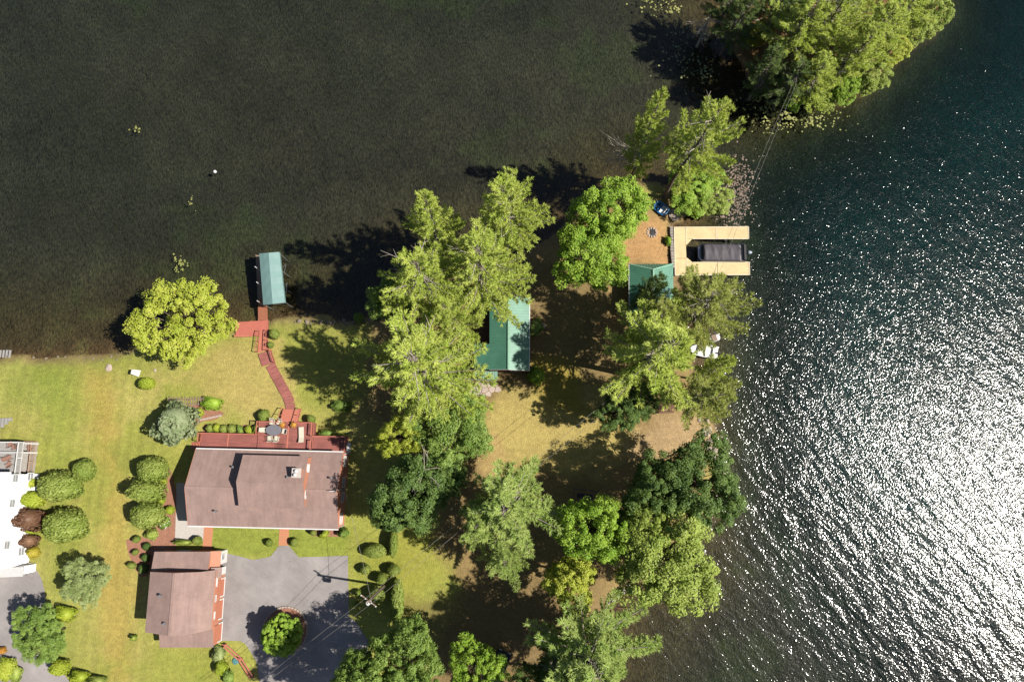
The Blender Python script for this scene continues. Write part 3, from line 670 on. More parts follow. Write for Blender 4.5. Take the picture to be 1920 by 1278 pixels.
    if a[0:3] == (2, 308, 980):
        bb = B()
        for k in range(22):
            an = R_.uniform(0, 6.28); q = R_.uniform(.3, 1.0); bb.ball((q*math.cos(an), q*math.sin(an), 1.0-.45*q*q), (.10,.10,.08), 6, 4)
        bb.build('flower_heads', DEC['white'], SH, kind='stuff')
shrub(2, 325, 792, 36, 34, 3.8, 'blue', 'pale blue-green spruce shrub at the left end of the deck', name='spruce_shrub')
# ------------------------------------------------------------------ building materials
shingle = mat('brown_shingles', rgb(182,151,141), 0.85, 0.10, 1.2, 0.5, 14, detail=8)
def add_rows(m, axis_scale, strength):                 # shingle courses as fine relief and tone
    n = m.node_tree.nodes; l = m.node_tree.links; p = n['Principled BSDF']
    tc = n.new('ShaderNodeTexCoord'); br = n.new('ShaderNodeTexBrick'); mp = n.new('ShaderNodeMapping'); mp.inputs['Scale'].default_value = axis_scale
    l.new(tc.outputs['Object'], mp.inputs[0]); l.new(mp.outputs[0], br.inputs['Vector'])
    br.inputs['Scale'].default_value = 1; br.inputs['Mortar Size'].default_value = 0.03; br.inputs['Color1'].default_value = (1,1,1,1); br.inputs['Color2'].default_value = (.86,.86,.88,1); br.inputs['Mortar'].default_value = (.72,.72,.72,1)
    mx = n.new('ShaderNodeMix'); mx.data_type = 'RGBA'; mx.blend_type = 'MULTIPLY'; mx.inputs[0].default_value = strength
    src = p.inputs['Base Color'].links[0].from_socket
    l.new(src, mx.inputs[6]); l.new(br.outputs['Color'], mx.inputs[7]); l.new(mx.outputs[2], p.inputs['Base Color'])
add_rows(shingle, (2.2, 3.4, 3.4), 0.8); stain(shingle, 0.5, .9, 1.07, (1,1,1), 0, 4); stain(shingle, 1.3, .92, 1.05, (2.5,.3,.3), 0, 3)
redwall = mat('red_clapboard', rgb(216,146,116), 0.7, 0.08, 2, 0.2, 20)
whitep = mat('white_paint', rgb(250,248,246), 0.5, 0.05, 3)
whitewall = mat('white_clapboard', (0.62,0.62,0.62,1), 0.6, 0.04, 2, 0.2, 12)
reddeck = mat('red_deck_stain', rgb(176,106,96), 0.6, 0.16, 1.2, 0.2, 20, stretch=(.4,3,1))
stain(reddeck, .5, .84, 1.08, (1,1,1), 0, 4); stain(reddeck, 4.0, .86, 1.08, (.15,1.8,1), 0, 2)
redrail = mat('red_rail_stain', rgb(212,128,106), 0.6, 0.12, 3)
redland = mat('red_landing_stain', rgb(204,116,98), 0.6, 0.10, 1.5)
glass = mat('dark_glass', (0.02,0.025,0.03,1), 0.08, 0.05, 1, spec=0.6)
greenm = mat('green_metal_roof', rgb(96,156,130), 0.42, 0.10, 0.7, spec=0.5)
stain(greenm, .6, .88, 1.06, (1,1,1), 0, 4); stain(greenm, 5.0, .6, 1.0, (1,1,1), 0, 4, .24, .33)
tealfab = mat('teal_canopy_fabric', rgb(132,168,164), 0.6, 0.06, 1.0)
stone = mat('grey_stone', rgb(176,166,156), 0.9, 0.3, 2.5, 0.7, 10)
flag = mat('flagstone', rgb(206,186,172), 0.85, 0.25, 1.4, 0.5, 12)
brown = mat('brown_wood', rgb(120,84,62), 0.8, 0.25, 3)
darkred = mat('dark_red_wall', rgb(112,56,40), 0.75, 0.15, 2)
metalg = mat('galvanised_metal', rgb(190,192,194), 0.4, 0.1, 4, metal=0.6)
greyd = mat('grey_dock_boards', rgb(176,172,168), 0.8, 0.2, 2, stretch=(1,8,1))
wood_g = mat('weathered_wood', rgb(158,134,116), 0.85, 0.25, 3)
redwood = mat('dock_redwood', rgb(176,108,78), 0.75, 0.2, 2, stretch=(1,6,1))
black = mat('black_rubber', rgb(34,34,38), 0.6, 0.1, 3)
def window(parent, ctr, uaxis, w, h, nrm, frame_m=None, pane_m=None, name='window'):
    c = Vector(ctr); u = Vector(uaxis).normalized(); nv = Vector(nrm).normalized(); up = Vector((0,0,1)); t = 0.12
    b = B()
    for s in (-1, 1):
        b.beam(c+u*s*w/2-up*(h/2+t/2)+nv*.03, c+u*s*w/2+up*(h/2+t/2)+nv*.03, t, .08) if abs(u.y) < .5 else b.beam(c+u*s*w/2-up*(h/2+t/2)+nv*.03, c+u*s*w/2+up*(h/2+t/2)+nv*.03, .08, t)
        b.beam(c-u*w/2+up*s*h/2+nv*.032, c+u*w/2+up*s*h/2+nv*.032, .08, t)
    b.beam(c-u*w/2+nv*.025, c+u*w/2+nv*.025, .05, .05)
    f = b.build(name, frame_m or whitep, parent)
    pb = B(); a = u*w/2; q = up*h/2
    pb.hexa([c-a-q, c+a-q, c+a-q+nv*.012, c-a-q+nv*.012], [c-a+q, c+a+q, c+a+q+nv*.012, c-a+q+nv*.012]).build('pane', pane_m or glass, f)
    return f
def rails(parent, pts, h=0.95, mm=None, balus=True, name='railing', step=0.14, post=1.8, z=None):
    mm = mm or redrail; b = B(); b2 = B(); bal = B(); posts = []
    for i in range(len(pts)-1):
        a = Vector(pts[i]); c = Vector(pts[i+1]); L = (c-a).length; d = (c-a)/L; up = Vector((0,0,1))
        b.beam(a+up*h, c+up*h, .10, .05); b.beam(a+up*(h-.06), c+up*(h-.06), .04, .08); b2.beam(a+up*.10, c+up*.10, .04, .08)
        k = max(1, round(L/post))
        posts += [a+d*L*j/k for j in range(0 if i == 0 else 1, k+1)]
        if balus:
            nb = int(L/step)
            for j in range(1, nb): q = a+d*L*j/nb; bal.beam(q+up*.1, q+up*(h-.1), .035, .035)
    r = b.build(name, mm, parent); b2.build('bottom_rail', mm, r)
    for q in posts: B().box(q.x-.05, q.y-.05, q.z-.05, q.x+.05, q.y+.05, q.z+h+.04).build('post', mm, r)
    if bal.v: bal.build('balusters', mm, r, kind='stuff')
    return r
def vent(parent, p, h=0.45, r=0.07, name='vent_pipe'):
    B().lathe([(r, -.25), (r, h*.8), (r*1.9, h*.82), (r*1.9, h)], 8, p).build(name, metalg, parent)

# ------------------------------------------------------------------ main house
EZ = 3.6; RZ = 5.5
nw, ne, se, sw = P(362,841,G+EZ), P(641,848,G+EZ), P(637,991,G+EZ), P(358,985,G+EZ)
hc = (nw+ne+se+sw)/4; hang = math.atan2((ne-nw).y+(se-sw).y, (ne-nw).x+(se-sw).x)
HW = ((ne-nw).length+(se-sw).length)/4; HD = ((nw-sw).length+(ne-se).length)/4
house = thing('house', 'brown shingle-roofed red house with a raised dormer storey beside the red deck', 'house', (hc.x, hc.y, G), hang)
HI = frame((hc.x, hc.y, G), hang).inverted()
def hl(px, py, z): return HI @ P(px, py, G+z)           # photo pixel -> house-local point at height z
ov = 0.18
def roofz(v): return RZ - abs(v)/HD*(RZ-EZ)
b = B(); x0, x1 = -HW+ov, HW-ov; y0, y1 = -HD+ov, HD-ov
b.box(x0, y0, 0, x1, y1, EZ-.12)
for x in (x0, x1-.15): b.wallpoly([(x, y0, EZ-.13), (x, y1, EZ-.13), (x, 0, RZ-.2)], (.15, 0, 0))
b.build('wall', redwall, house)
B().slab([(-HW,0,RZ),(HW,0,RZ),(HW,HD,EZ),(-HW,HD,EZ)], .14).build('roof', shingle, house)
B().slab([(-HW,-HD,EZ),(HW,-HD,EZ),(HW,-.004,RZ-.002),(-HW,-.004,RZ-.002)], .14).build('roof', shingle, house)
B().beam((-HW,0,RZ+.02),(HW,0,RZ+.02), .28, .06).build('ridge_cap', shingle, house)
for s, nm in ((1,'gutter'), (-1,'gutter')):
    B().beam((-HW, s*(HD+.07), EZ-.09), (HW, s*(HD+.07), EZ-.09), .13, .14).build(nm, whitep, house)
for x in (-HW-.02, HW+.02):
    B().beam((x, 0, RZ-.10), (x, HD, EZ-.10), .05, .2).beam((x, 0, RZ-.10), (x, -HD, EZ-.10), .05, .2).build('rake_board', redwall, house)
# courses of clapboard on the gable in view
b = B()
for k in range(26):
    z = .2+k*.17; half = y1 if z < EZ-.2 else max(0, (RZ-.35-z)/(RZ-EZ)*HD)
    if half > .3: b.box(x1, -half, z, x1+.02, half, z+.02)
b.build('clapboard', redwall, house, kind='stuff')
for px, py, w in ((643.5,861,1.25), (642.5,904,1.15), (641.5,932,1.15), (640.5,973,1.25)):
    q = hl(px, py, 2.4); 
    window(house, (x1, max(min(q.y, y1-.9), y0+.9), 1.9), (0,1,0), w, 1.25, (1,0,0), pane_m=mat('window_blind', rgb(235,235,235), .4, .03, 2) if py in (861, 973) else None)
for y in (y1+.05, y0-.05): B().tube((x1+.06, y, .0), (x1+.06, y, EZ-.2), .05, None, 6).build('downspout', whitep, house)
# dormer storey
dn = hl(451, 852, 5.9); dr = hl(447, 903, 7.25); ds = hl(448, 950, 5.75); de = hl(573, 856, 5.9)
dx0 = (dn.x+dr.x+ds.x)/3; dx1 = hl(568, 903, 7.25).x
DN, DR, DS = min(dn.y, HD-.5), dr.y, ds.y; NZ, DZ, SZ = 5.9, 7.25, 5.75
b = B(); e = .15
prof = [(DN-e, roofz(DN)-.3), (DN-e, NZ-.12), (DR, DZ-.15), (DS+e, SZ-.12), (DS+e, roofz(DS)-.3)]
b.wallpoly([(dx0+e, y, z) for y, z in prof], (dx1-dx0-2*e, 0, 0)).build('dormer_wall', redwall, house)
B().slab([(dx0,DR,DZ),(dx1,DR,DZ),(dx1,DN,NZ),(dx0,DN,NZ)], .13).build('dormer_roof', shingle, house)
B().slab([(dx0,DS,SZ),(dx1,DS,SZ),(dx1,DR-.004,DZ-.002),(dx0,DR-.004,DZ-.002)], .13).build('dormer_roof', shingle, house)
for y in (DN-1.4, DS+1.6): window(house, (dx1-e, y, 5.15 if y > 0 else 5.2), (0,1,0), .9, .8, (1,0,0), pane_m=MATS['window_blind'])
for y in (DN-2.5, DN-.0): pass
c = hl(560, 886, 7.0)
ch = B().box(c.x-.48, c.y-.48, 4.2, c.x+.48, c.y+.48, 7.8).build('chimney', mat('chimney_brick', rgb(206,146,120), .9, .25, 5), house)
B().box(c.x-.55, c.y-.55, 7.8, c.x+.55, c.y+.55, 7.88).build('cap', mat('chimney_cap', rgb(216,204,196), .8), ch)
for s in (-.26, .26): B().lathe([(.17, 0), (.19, .35), (.14, .42)], 10, (c.x+s*.2, c.y+s*.85, 7.88)).build('flue', whitep, ch)
for px, py, z in ((406,958,4.7), (623,896,5.2), (541,894,6.9), (439,875,4.7)):
    q = hl(px, py, z); vent(house, (q.x, q.y, z))
q = hl(646, 920, 5.5)
mb = B().tube((x1+.12, q.y, 2.2), (x1+.12, q.y, 6.2), .05).tube((x1+.12, q.y, 6.1), (x1-.5, q.y-.05, 6.3), .04).tube((x1+.12, q.y, 5.4), (x1+.6, q.y+.2, 5.2), .035)
mb.box(x1+.05, q.y-.15, 1.6, x1+.22, q.y+.15, 2.2).build('service_mast', metalg, house)
# side steps along the west wall
b = B()
for k in range(6): b.box(-HW-.9, 1.6-k*.45, -.05, -HW-.05, 1.6-k*.45+.4, .1+.16*(5-k))
b.build('side_steps', gravelm, house)

# ------------------------------------------------------------------ red deck (house-aligned)
DKZ = 0.95
deck = thing('deck', 'red stained timber deck along the lake side of the house', 'deck', (hc.x, hc.y, G), hang)
def boards(x0, x1, y0, y1, z, parent, name='deck_boards', m=None, w=.14, along='x'):
    b = B(); 
    if along == 'x':
        y = y0
        while y < y1-.02: b.box(x0, y, z-.04, x1, min(y+w-.012, y1), z+R_.uniform(-.003,.003)); y += w
    else:
        x = x0
        while x < x1-.02: b.box(x, y0, z-.04, min(x+w-.012, x1), y1, z+R_.uniform(-.003,.003)); x += w
    return b.build(name, m or reddeck, parent, kind='stuff')
yb = HD-ov+.02
wW = hl(378,812,DKZ); wE = hl(486,813,DKZ); cN = hl(487,790,DKZ); cE = hl(590,793,DKZ); eN = hl(592,815,DKZ); eE = hl(651,820,DKZ)
ax, bx_, cx_, dx_ = wW.x, cN.x, cE.x, eE.x; ayn, byn, cyn = wW.y, cN.y, (eN.y+eE.y)/2
boards(ax, bx_-.01, yb, ayn, DKZ, deck); boards(bx_, cx_, yb, byn, DKZ+.16, deck); boards(cx_+.01, dx_, yb, cyn, DKZ, deck)
b = B()
for (xa, xb, yn, z) in ((ax, bx_, ayn, DKZ), (bx_, cx_, byn, DKZ+.16), (cx_, dx_, cyn, DKZ)):
    b.box(xa+.03, yn-.06, 0, xb-.03, yn-.01, z-.045); b.box(xa+.01, yb+.05, 0, xa+.05, yn-.02, z-.045); b.box(xb-.05, yb+.05, 0, xb-.01, yn-.02, z-.045)
b.build('skirt', reddeck, deck)
b = B()
for x in (hl(428,820,DKZ).x,): b.box(x-.08, yb, DKZ, x+.08, ayn, DKZ+.012)
x = hl(541,810,DKZ).x; b.box(x-.08, yb, DKZ+.16, x+.08, byn, DKZ+.172)
b.build('seam_board', redrail, deck)
zc = DKZ+.16
sx0, sx1 = hl(525,790,zc).x, hl(557,790,zc).x
rails(deck, [(bx_-.05, ayn, DKZ), (ax, ayn, DKZ), (ax, yb+1.1, DKZ)])
rails(deck, [(sx0, byn-.05, zc), (bx_+.05, byn-.05, zc), (bx_+.05, ayn, zc)])
rails(deck, [(sx1, byn-.05, zc), (cx_-.05, byn-.05, zc), (cx_-.05, cyn, zc)])
rails(deck, [(cx_+.1, cyn-.05, DKZ), (dx_-.05, cyn-.05, DKZ), (dx_-.05, yb+.2, DKZ)])
rails(deck, [(cx_-.05, cyn-.6, zc), (cx_-.05, yb+.5, zc)], balus=False)
for k in range(5):                                       # stairs down to the walkway
    y = byn+.02+k*.34; z = zc-.18*(k+1)
    B().box(sx0, y, z-.05, sx1, y+.33, z).build('stair_tread', redrail, deck)
for x in (sx0-.04, sx1+.04):
    B().beam((x, byn, zc-.22), (x, byn+1.75, .05), .05, .26).build('stringer', redrail, deck)
    B().beam((x, byn, zc+.9), (x, byn+1.8, .98), .07, .06).beam((x, byn+1.78, 0), (x, byn+1.78, 1.05), .09, .09).beam((x, byn+.9, .1), (x, byn+.9, 1.4), .07, .07).build('handrail', redrail, deck)
for k in range(6):                                       # west end stairs
    x = ax-.02-k*.26; z = DKZ-.15*(k+1)
    if z > 0: B().box(x-.25, yb+.1, z-.05, x, yb+1.05, z).build('stair_tread', redrail, deck)
boards(hl(500,835,zc).x, hl(582,840,zc).x, yb, yb+.5, zc+.1, deck, 'step_platform')

# deck furniture
chairfab = mat('cream_chair_fabric', rgb(236,226,206), .8, .08, 5)
def chair(loc, rz, label, group):
    t = thing('deck_chair', label, 'chair', loc, rz, group)
    B().box(-.27,-.27,.40,.27,.27,.45).build('seat', chairfab, t)
    B().hexa([(-.27,-.33,.45),(.27,-.33,.45),(.27,-.28,.45),(-.27,-.28,.45)], [(-.27,-.52,1.0),(.27,-.52,1.0),(.27,-.47,1.0),(-.27,-.47,1.0)]).build('backrest', chairfab, t)
    for sx in (-.25,.25):
        for sy in (-.25,.25): B().beam((sx,sy,0),(sx*.98,sy*.98,.42),.035,.035).build('leg', chairfab, t)
        B().beam((sx*1.15,-.35,.64),(sx*1.15,.25,.64),.05,.03).beam((sx*1.1,.24,.4),(sx*1.15,.24,.64),.03,.03).build('armrest', chairfab, t)
    return t
HM = frame((hc.x, hc.y, G), hang)
tc_ = hl(513, 806, zc+.74); tw = HM @ Vector((tc_.x, tc_.y, zc+.005))
tb = thing('dining_table', 'oval slate-grey table in the middle of the deck chairs', 'table', tw, hang)
B().lathe([(.98,.70),(1.0,.72),(1.0,.745),(.98,.75)], 28, (0,0,0), 1.0, .68).build('table_top', mat('slate_top', rgb(132,130,138), .5, .12, 3), tb)
for sx in (-.65,.65):
    for sy in (-.32,.32): B().beam((sx,sy,0),(sx*.95,sy*.95,.70),.05,.05).build('leg', whitep, tb)
for k, (dx, dy, a, lab) in enumerate([(-1.25,.0,-90,'cream chair at the left end of the oval deck table'),(1.25,-.1,80,'cream chair at the right end of the oval deck table'),
    (-.35,.98,178,'cream chair on the lake side of the deck table, left one'),(.55,.95,160,'cream chair on the lake side of the deck table, right one'),
    (-.45,-.98,10,'cream chair on the house side of the deck table, left one'),(.4,-1.0,-8,'cream chair on the house side of the deck table, right one')]):
    w = HM @ Vector((tc_.x+dx, tc_.y+dy, zc+.005)); chair(w, hang+math.radians(a), lab, 'chairs around the deck table')
q = hl(565, 815, zc+.35); w = HM @ Vector((q.x, q.y, zc+.005))
lo = thing('sun_lounger', 'pale sun lounger on the right half of the deck', 'lounger', w, hang+math.radians(6))
B().box(-.32,-.35,.28,.32,1.0,.34).build('seat', chairfab, lo)
B().hexa([(-.32,-.95,.55),(.32,-.95,.55),(.32,-.35,.30),(-.32,-.35,.30)], [(-.32,-.95,.61),(.32,-.95,.61),(.32,-.35,.36),(-.32,-.35,.36)]).build('backrest', chairfab, lo)
for sx in (-.3,.3):
    for sy in (-.6,.85): B().beam((sx,sy,0),(sx,sy,.3 if sy > 0 else .42),.04,.04).build('leg', metalg, lo)
for px, lab in ((530,'orange-flowering pot left of the deck stair top'),(551,'orange-flowering pot right of the deck stair top')):
    q = hl(px, 796, zc+.4); w = HM @ Vector((q.x, q.y, zc+.005)); t = thing('flower_pot', lab, 'flower pot', w, 0, 'flower pots on the deck')
    B().lathe([(.16,0),(.24,.36),(.26,.38)],12).build('pot', mat('terracotta', rgb(190,110,70), .8), t)
    inst(SHRUBS[2], 'flowers', t, (0,0,.3), 0, (.34,.34,.4), DEC['orange'])
q = hl(532, 838, .6)
w = HM @ Vector((q.x, yb+.75, zc+.105)); t = thing('side_table', 'dark wire side table against the house wall on the deck', 'table', w, hang)
B().beam((-.45,-.25,.5),(.45,-.25,.5),.04,.04).beam((-.45,.25,.5),(.45,.25,.5),.04,.04).beam((-.45,0,.5),(.45,0,.5),.03,.03).build('top', black, t)
for sx in (-.43,.43):
    for sy in (-.25,.25): B().beam((sx,sy,0),(sx,sy,.5),.03,.03).build('leg', black, t)
b_ = P(652, 839, G+.6); t = thing('propane_tank', 'white propane tank beside the east end of the deck', 'tank', (b_.x, b_.y, G), hang+1.57)
B().chain([(-.72,0,.5),(-.6,0,.5),(0,0,.5),(.6,0,.5),(.72,0,.5)],[.15,.36,.40,.36,.15],12).build('vessel', whitep, t, True)
for sx in (-.4,.4): B().box(sx-.05,-.25,0,sx+.05,.25,.2).build('foot', metalg, t)

# ------------------------------------------------------------------ walkway, stairs and landing down to the lake
walk = thing('walkway', 'red stained board walkway and stairs from deck to lake', 'walkway', tuple(GP(500,672)))
WO = Vector(walk.location)
path_px = [(545,769),(544,756),(540,744),(534,733),(527,721),(521,710),(515,699),(511,691),(507,684)]
for i in range(len(path_px)-1):
    a = GP(*path_px[i]); c = GP(*path_px[i+1]); d = (c-a); d.z = 0; d.normalize(); s = Vector((-d.y, d.x, 0))*.62
    z = (a.z+c.z)/2+.14 - (.0 if i % 2 else .03)
    q = [a-s+d*.02, a+s+d*.02, c+s-d*.02, c-s-d*.02]
    B().slab([(v.x-WO.x, v.y-WO.y, z-WO.z) for v in q], .25).build('walk_panel', reddeck, walk)
def quadz(pts, z): return [tuple(Vector((P(x, y, z).x, P(x, y, z).y, z))-WO) for x, y in pts]
pz = 1.45
B().slab(quadz([(484,663),(508,657),(516,679),(491,687)], pz), .22).build('platform', reddeck, walk)
pp = [Vector(v) for v in quadz([(509,657),(516,679)], pz)]; rails(walk, [pp[0], pp[1]], .8)
lz = 0.75
tops = quadz([(483,660),(502,657)], pz); bots = quadz([(487,621),(503,620)], lz)
for k in range(8):
    f0, f1 = k/8, (k+.92)/8; z = (pz-.08)-(pz-lz-.05)*(k+.5)/8 - WO.z
    q = [Vector(tops[0]).lerp(Vector(bots[0]), f0), Vector(tops[1]).lerp(Vector(bots[1]), f0), Vector(tops[1]).lerp(Vector(bots[1]), f1), Vector(tops[0]).lerp(Vector(bots[0]), f1)]
    B().slab([(v.x, v.y, z) for v in q], .06).build('stair_tread', redrail, walk)
for i, nm in ((0,'handrail'),(1,'handrail')):
    a = Vector(tops[i]); c = Vector(bots[i]); u = Vector((0,0,.85))
    bb = B().beam(a+u, c+u, .07, .06).beam(a+Vector((0,0,-.15)), c+Vector((0,0,-.1)), .05, .2)
    for f in (0, .25, .5, .75, 1): q = a.lerp(c, f); bb.beam(q-Vector((0,0,.3)), q+u, .07, .07)
    for f in np.linspace(.06, .94, 10): q = a.lerp(c, float(f)); bb.beam(q, q+u, .035, .035)
    bb.build(nm, redrail, walk)
lp = quadz([(441,604),(502,600),(503,622),(486,623),(486,631),(442,632)], lz)
B().slab(lp, .18).build('landing', redland, walk)
bb = B()
for x, y in ((443,606),(443,630),(470,602),(500,602),(500,620),(484,630)):
    q = Vector(quadz([(x, y)], lz)[0]); B().beam(q-Vector((0,0,1.6)), q-Vector((0,0,.1)), .14, .14).build('support_post', redrail, walk)
rp = [Vector(v) for v in quadz([(442,631),(470,631)], lz)]
bb = B().beam(rp[0]+Vector((0,0,.5)), rp[1]+Vector((0,0,.5)), .25, .05)
for q in rp: bb.beam(q, q+Vector((0,0,.5)), .1, .1)
bb.build('bench_rail', redrail, walk)

# ------------------------------------------------------------------ dock and boat canopy on the left shore
dz = 0.55
dk = thing('wooden_dock', 'narrow reddish wooden dock leading to the teal boat canopy', 'dock', tuple(P(492,586,0)))
O = Vector(dk.location)
a0, a1, c0_, c1 = P(484,600,dz), P(502,600,dz), P(483.5,560,dz), P(500.5,560,dz)
for k in range(10):
    f0, f1 = k/10, (k+.93)/10
    q = [a0.lerp(c0_, f0), a1.lerp(c1, f0), a1.lerp(c1, f1), a0.lerp(c0_, f1)]
    B().slab([tuple(v-O) for v in q], .06).build('plank', redwood, dk)
d0, d1 = P(479.5,478,dz), P(489,478,dz); e0, e1 = P(483,560,dz), P(492.5,560,dz)
for k in range(14):
    f0, f1 = k/14, (k+.94)/14
    q = [e0.lerp(d0, f0), e1.lerp(d1, f0), e1.lerp(d1, f1), e0.lerp(d0, f1)]
    B().slab([tuple(v-O) for v in q], .06).build('plank', wood_g, dk)
bb = B()
for q in (a0, a1, c0_, c1, d0, d1): B().tube(q-O-Vector((0,0,2.2)), q-O+Vector((0,0,-.02)), .07).build('pile', wood_g, dk)
cz = 3.1
cc = [P(486,475.5,cz), P(523.5,472.5,cz), P(534,567,cz), P(493.5,571,cz)]; r0 = P(503.5,474,cz+.5); r1 = P(511,569.5,cz+.5)
cp = thing('boat_canopy', 'teal fabric boat canopy on metal posts over the left dock', 'boat canopy', ((cc[0].x+cc[2].x)/2, (cc[0].y+cc[2].y)/2, 0))
O = Vector(cp.location)
L_ = lambda v: v-O
bb = B()
for s, (pa, pb) in enumerate(((cc[0], cc[3]), (cc[1], cc[2]))):
    N = 8; ro = []
    for j in range(N+1):
        f = j/N; sag = -.05*math.sin(f*math.pi*4)**2
        ro.append([L_(r0.lerp(r1, f)), L_(r0.lerp(r1, f).lerp(pa.lerp(pb, f), .5))+Vector((0,0,sag+.04)), L_(pa.lerp(pb, f))+Vector((0,0,sag*.5)), L_(pa.lerp(pb, f))+Vector((0,0,-.45))])
    vs = [tuple(v) for r in ro for v in r]; fs = [(i*4+k, i*4+k+1, (i+1)*4+k+1, (i+1)*4+k) for i in range(N) for k in range(3)]
    bb.add(vs, fs)
for (g, pa, pb) in ((r0, cc[0], cc[1]), (r1, cc[3], cc[2])):
    bb.add([tuple(L_(g)), tuple(L_(pa)), tuple(L_(pa)+Vector((0,0,-.45))), tuple(L_(pb)+Vector((0,0,-.45))), tuple(L_(pb))], [(0,1,2,3,4)])
cv = bb.build('canopy', tealfab, cp)
sm = cv.modifiers.new('thick', 'SOLIDIFY'); sm.thickness = .02
for f in (.02, .35, .68, .98):
    for pa, pb in ((cc[0], cc[3]), (cc[1], cc[2])):
        q = L_(pa.lerp(pb, f)); q = Vector((q.x*.96, q.y, 0)); B().tube((q.x, q.y, -2.0), (q.x, q.y, cz-.1), .05).build('post', metalg, cp)
bb = B()
for f in np.linspace(0, 1, 9):
    f = float(f); bb.tube(L_(cc[0].lerp(cc[3], f))-Vector((0,0,.04)), L_(r0.lerp(r1, f))-Vector((0,0,.04)), .02, None, 4).tube(L_(cc[1].lerp(cc[2], f))-Vector((0,0,.04)), L_(r0.lerp(r1, f))-Vector((0,0,.04)), .02, None, 4)
bb.build('frame', metalg, cp)
for x, y in ((475,499),(478,528),(479,563)):
    q = P(x, y, 3.0); g_ = L_(Vector((q.x+.15, q.y, 0))); B().tube((g_.x, g_.y, -1.8), (g_.x, g_.y, 2.8), .06).build('guide_post', whitep, cp)
for x, y, f in ((536,495,.25),(538,530,.62)):
    q = L_(P(x, y, .2)); B().tube(q, L_(cc[1].lerp(cc[2], f))-Vector((0,0,1.0)), .04).tube(q, L_(cc[1].lerp(cc[2], f+.15))-Vector((0,0,1.0)), .04).build('brace', metalg, cp)
# grey dock at the left edge
gd = thing('grey_dock', 'grey board dock cut by the left edge of the picture', 'dock', tuple(P(0,663,0)))
for k in range(12):
    a = P(21-k*6, 656, .5)-Vector(gd.location); c = P(21-k*6-5.6, 670, .5)-Vector(gd.location)
    B().box(c.x, c.y, .44, a.x, a.y, .5).build('plank', greyd, gd)
bb = B()
for x in (20, 0, -30): 
    for y in (657, 669): q = P(x, y, 0)-Vector(gd.location); B().tube((q.x-.1, q.y, -1.4), (q.x-.1, q.y, .7), .06).build('pile', metalg, gd)
rm = thing('board_ramp', 'grey slatted ramp at the left edge above the neighbour house', 'ramp', tuple(P(0,798,G)))
for k in range(9):
    a = P(21-k*7, 783+k*.2, G+.3)-Vector(rm.location); c = P(21-k*7-6, 783+(k+1)*6 if k < 6 else 820, G+.3)-Vector(rm.location)
    B().box(c.x, c.y, .02, a.x, a.y, .3).build('plank', greyd, rm)

# ------------------------------------------------------------------ garage
gE, gR = 3.2, 5.3
a = P(278,1068,G+gE); c = P(396,1179,G+gE); gxc = (a.x+c.x)/2; gyc = (a.y+c.y)/2; gw = (c.x-a.x)/2; gd_ = (a.y-c.y)/2
gar = thing('garage', 'red garage with brown shingle roof beside the driveway', 'garage', (gxc, gyc, G))
def gl(px, py, z): return P(px, py, G+z)-Vector((gxc, gyc, G))
e = .12; gW, gB = 4.6, 4.7; gR = 5.5
rx = gl(322,1125,gR).x; xk = gw-1.15; wx_ = gl(277,1125,gW).x
pf = [(wx_+e, 0), (wx_+e, gW-.12), (rx, gR-.16), (xk, gB-.16), (gw-e, gE-.1), (gw-e, 0)]
B().wallpoly([(x, -gd_+e, z) for x, z in pf], (0, 2*gd_-2*e, 0)).build('wall', redwall, gar)
B().slab([(wx_,-gd_,gW),(rx,-gd_-.2,gR),(rx,gd_,gR),(wx_,gd_,gW)], .13).build('roof', shingle, gar)
B().slab([(rx+.004,-gd_-.2,gR),(xk,-gd_-.1,gB),(xk,gd_,gB),(rx+.004,gd_,gR)], .13).build('roof', shingle, gar)
B().slab([(xk+.003,-gd_-.1,gB-.002),(gw,-gd_,gE),(gw,gd_,gE),(xk+.003,gd_,gB-.002)], .13).build('roof', shingle, gar)
B().beam((rx,-gd_-.2,gR+.02),(rx,gd_,gR+.02),.26,.05).build('ridge_cap', shingle, gar)
# north wing, lower
na = gl(288,1034,3.2); nb = gl(391,1064,3.2)
B().box(na.x+.15, gd_-e, 0, nb.x-.1, na.y-.15, 3.0).build('wing_wall', redwall, gar)
B().slab([(na.x,na.y,3.0),(na.x,gd_-.02,3.4),(nb.x,gd_-.02,3.4),(nb.x,na.y,3.0)], .12).build('wing_roof', shingle, gar)
window(gar, ((na.x+nb.x)/2-.6, na.y-.14, 1.4), (1,0,0), 1.3, .9, (0,1,0))
# south lean-to
sa = gl(300,1188,2.5); sb = gl(401,1214,2.5)
B().box(sa.x+.15, sb.y+.15, 0, gw-.05, -gd_+e, 2.25).build('lean_to_wall', redwall, gar)
B().slab([(sa.x,sb.y,2.3),(gw+.02,sb.y,2.3),(gw+.02,-gd_+.1,2.95),(sa.x,-gd_+.1,2.95)], .12).build('lean_to_roof', shingle, gar)
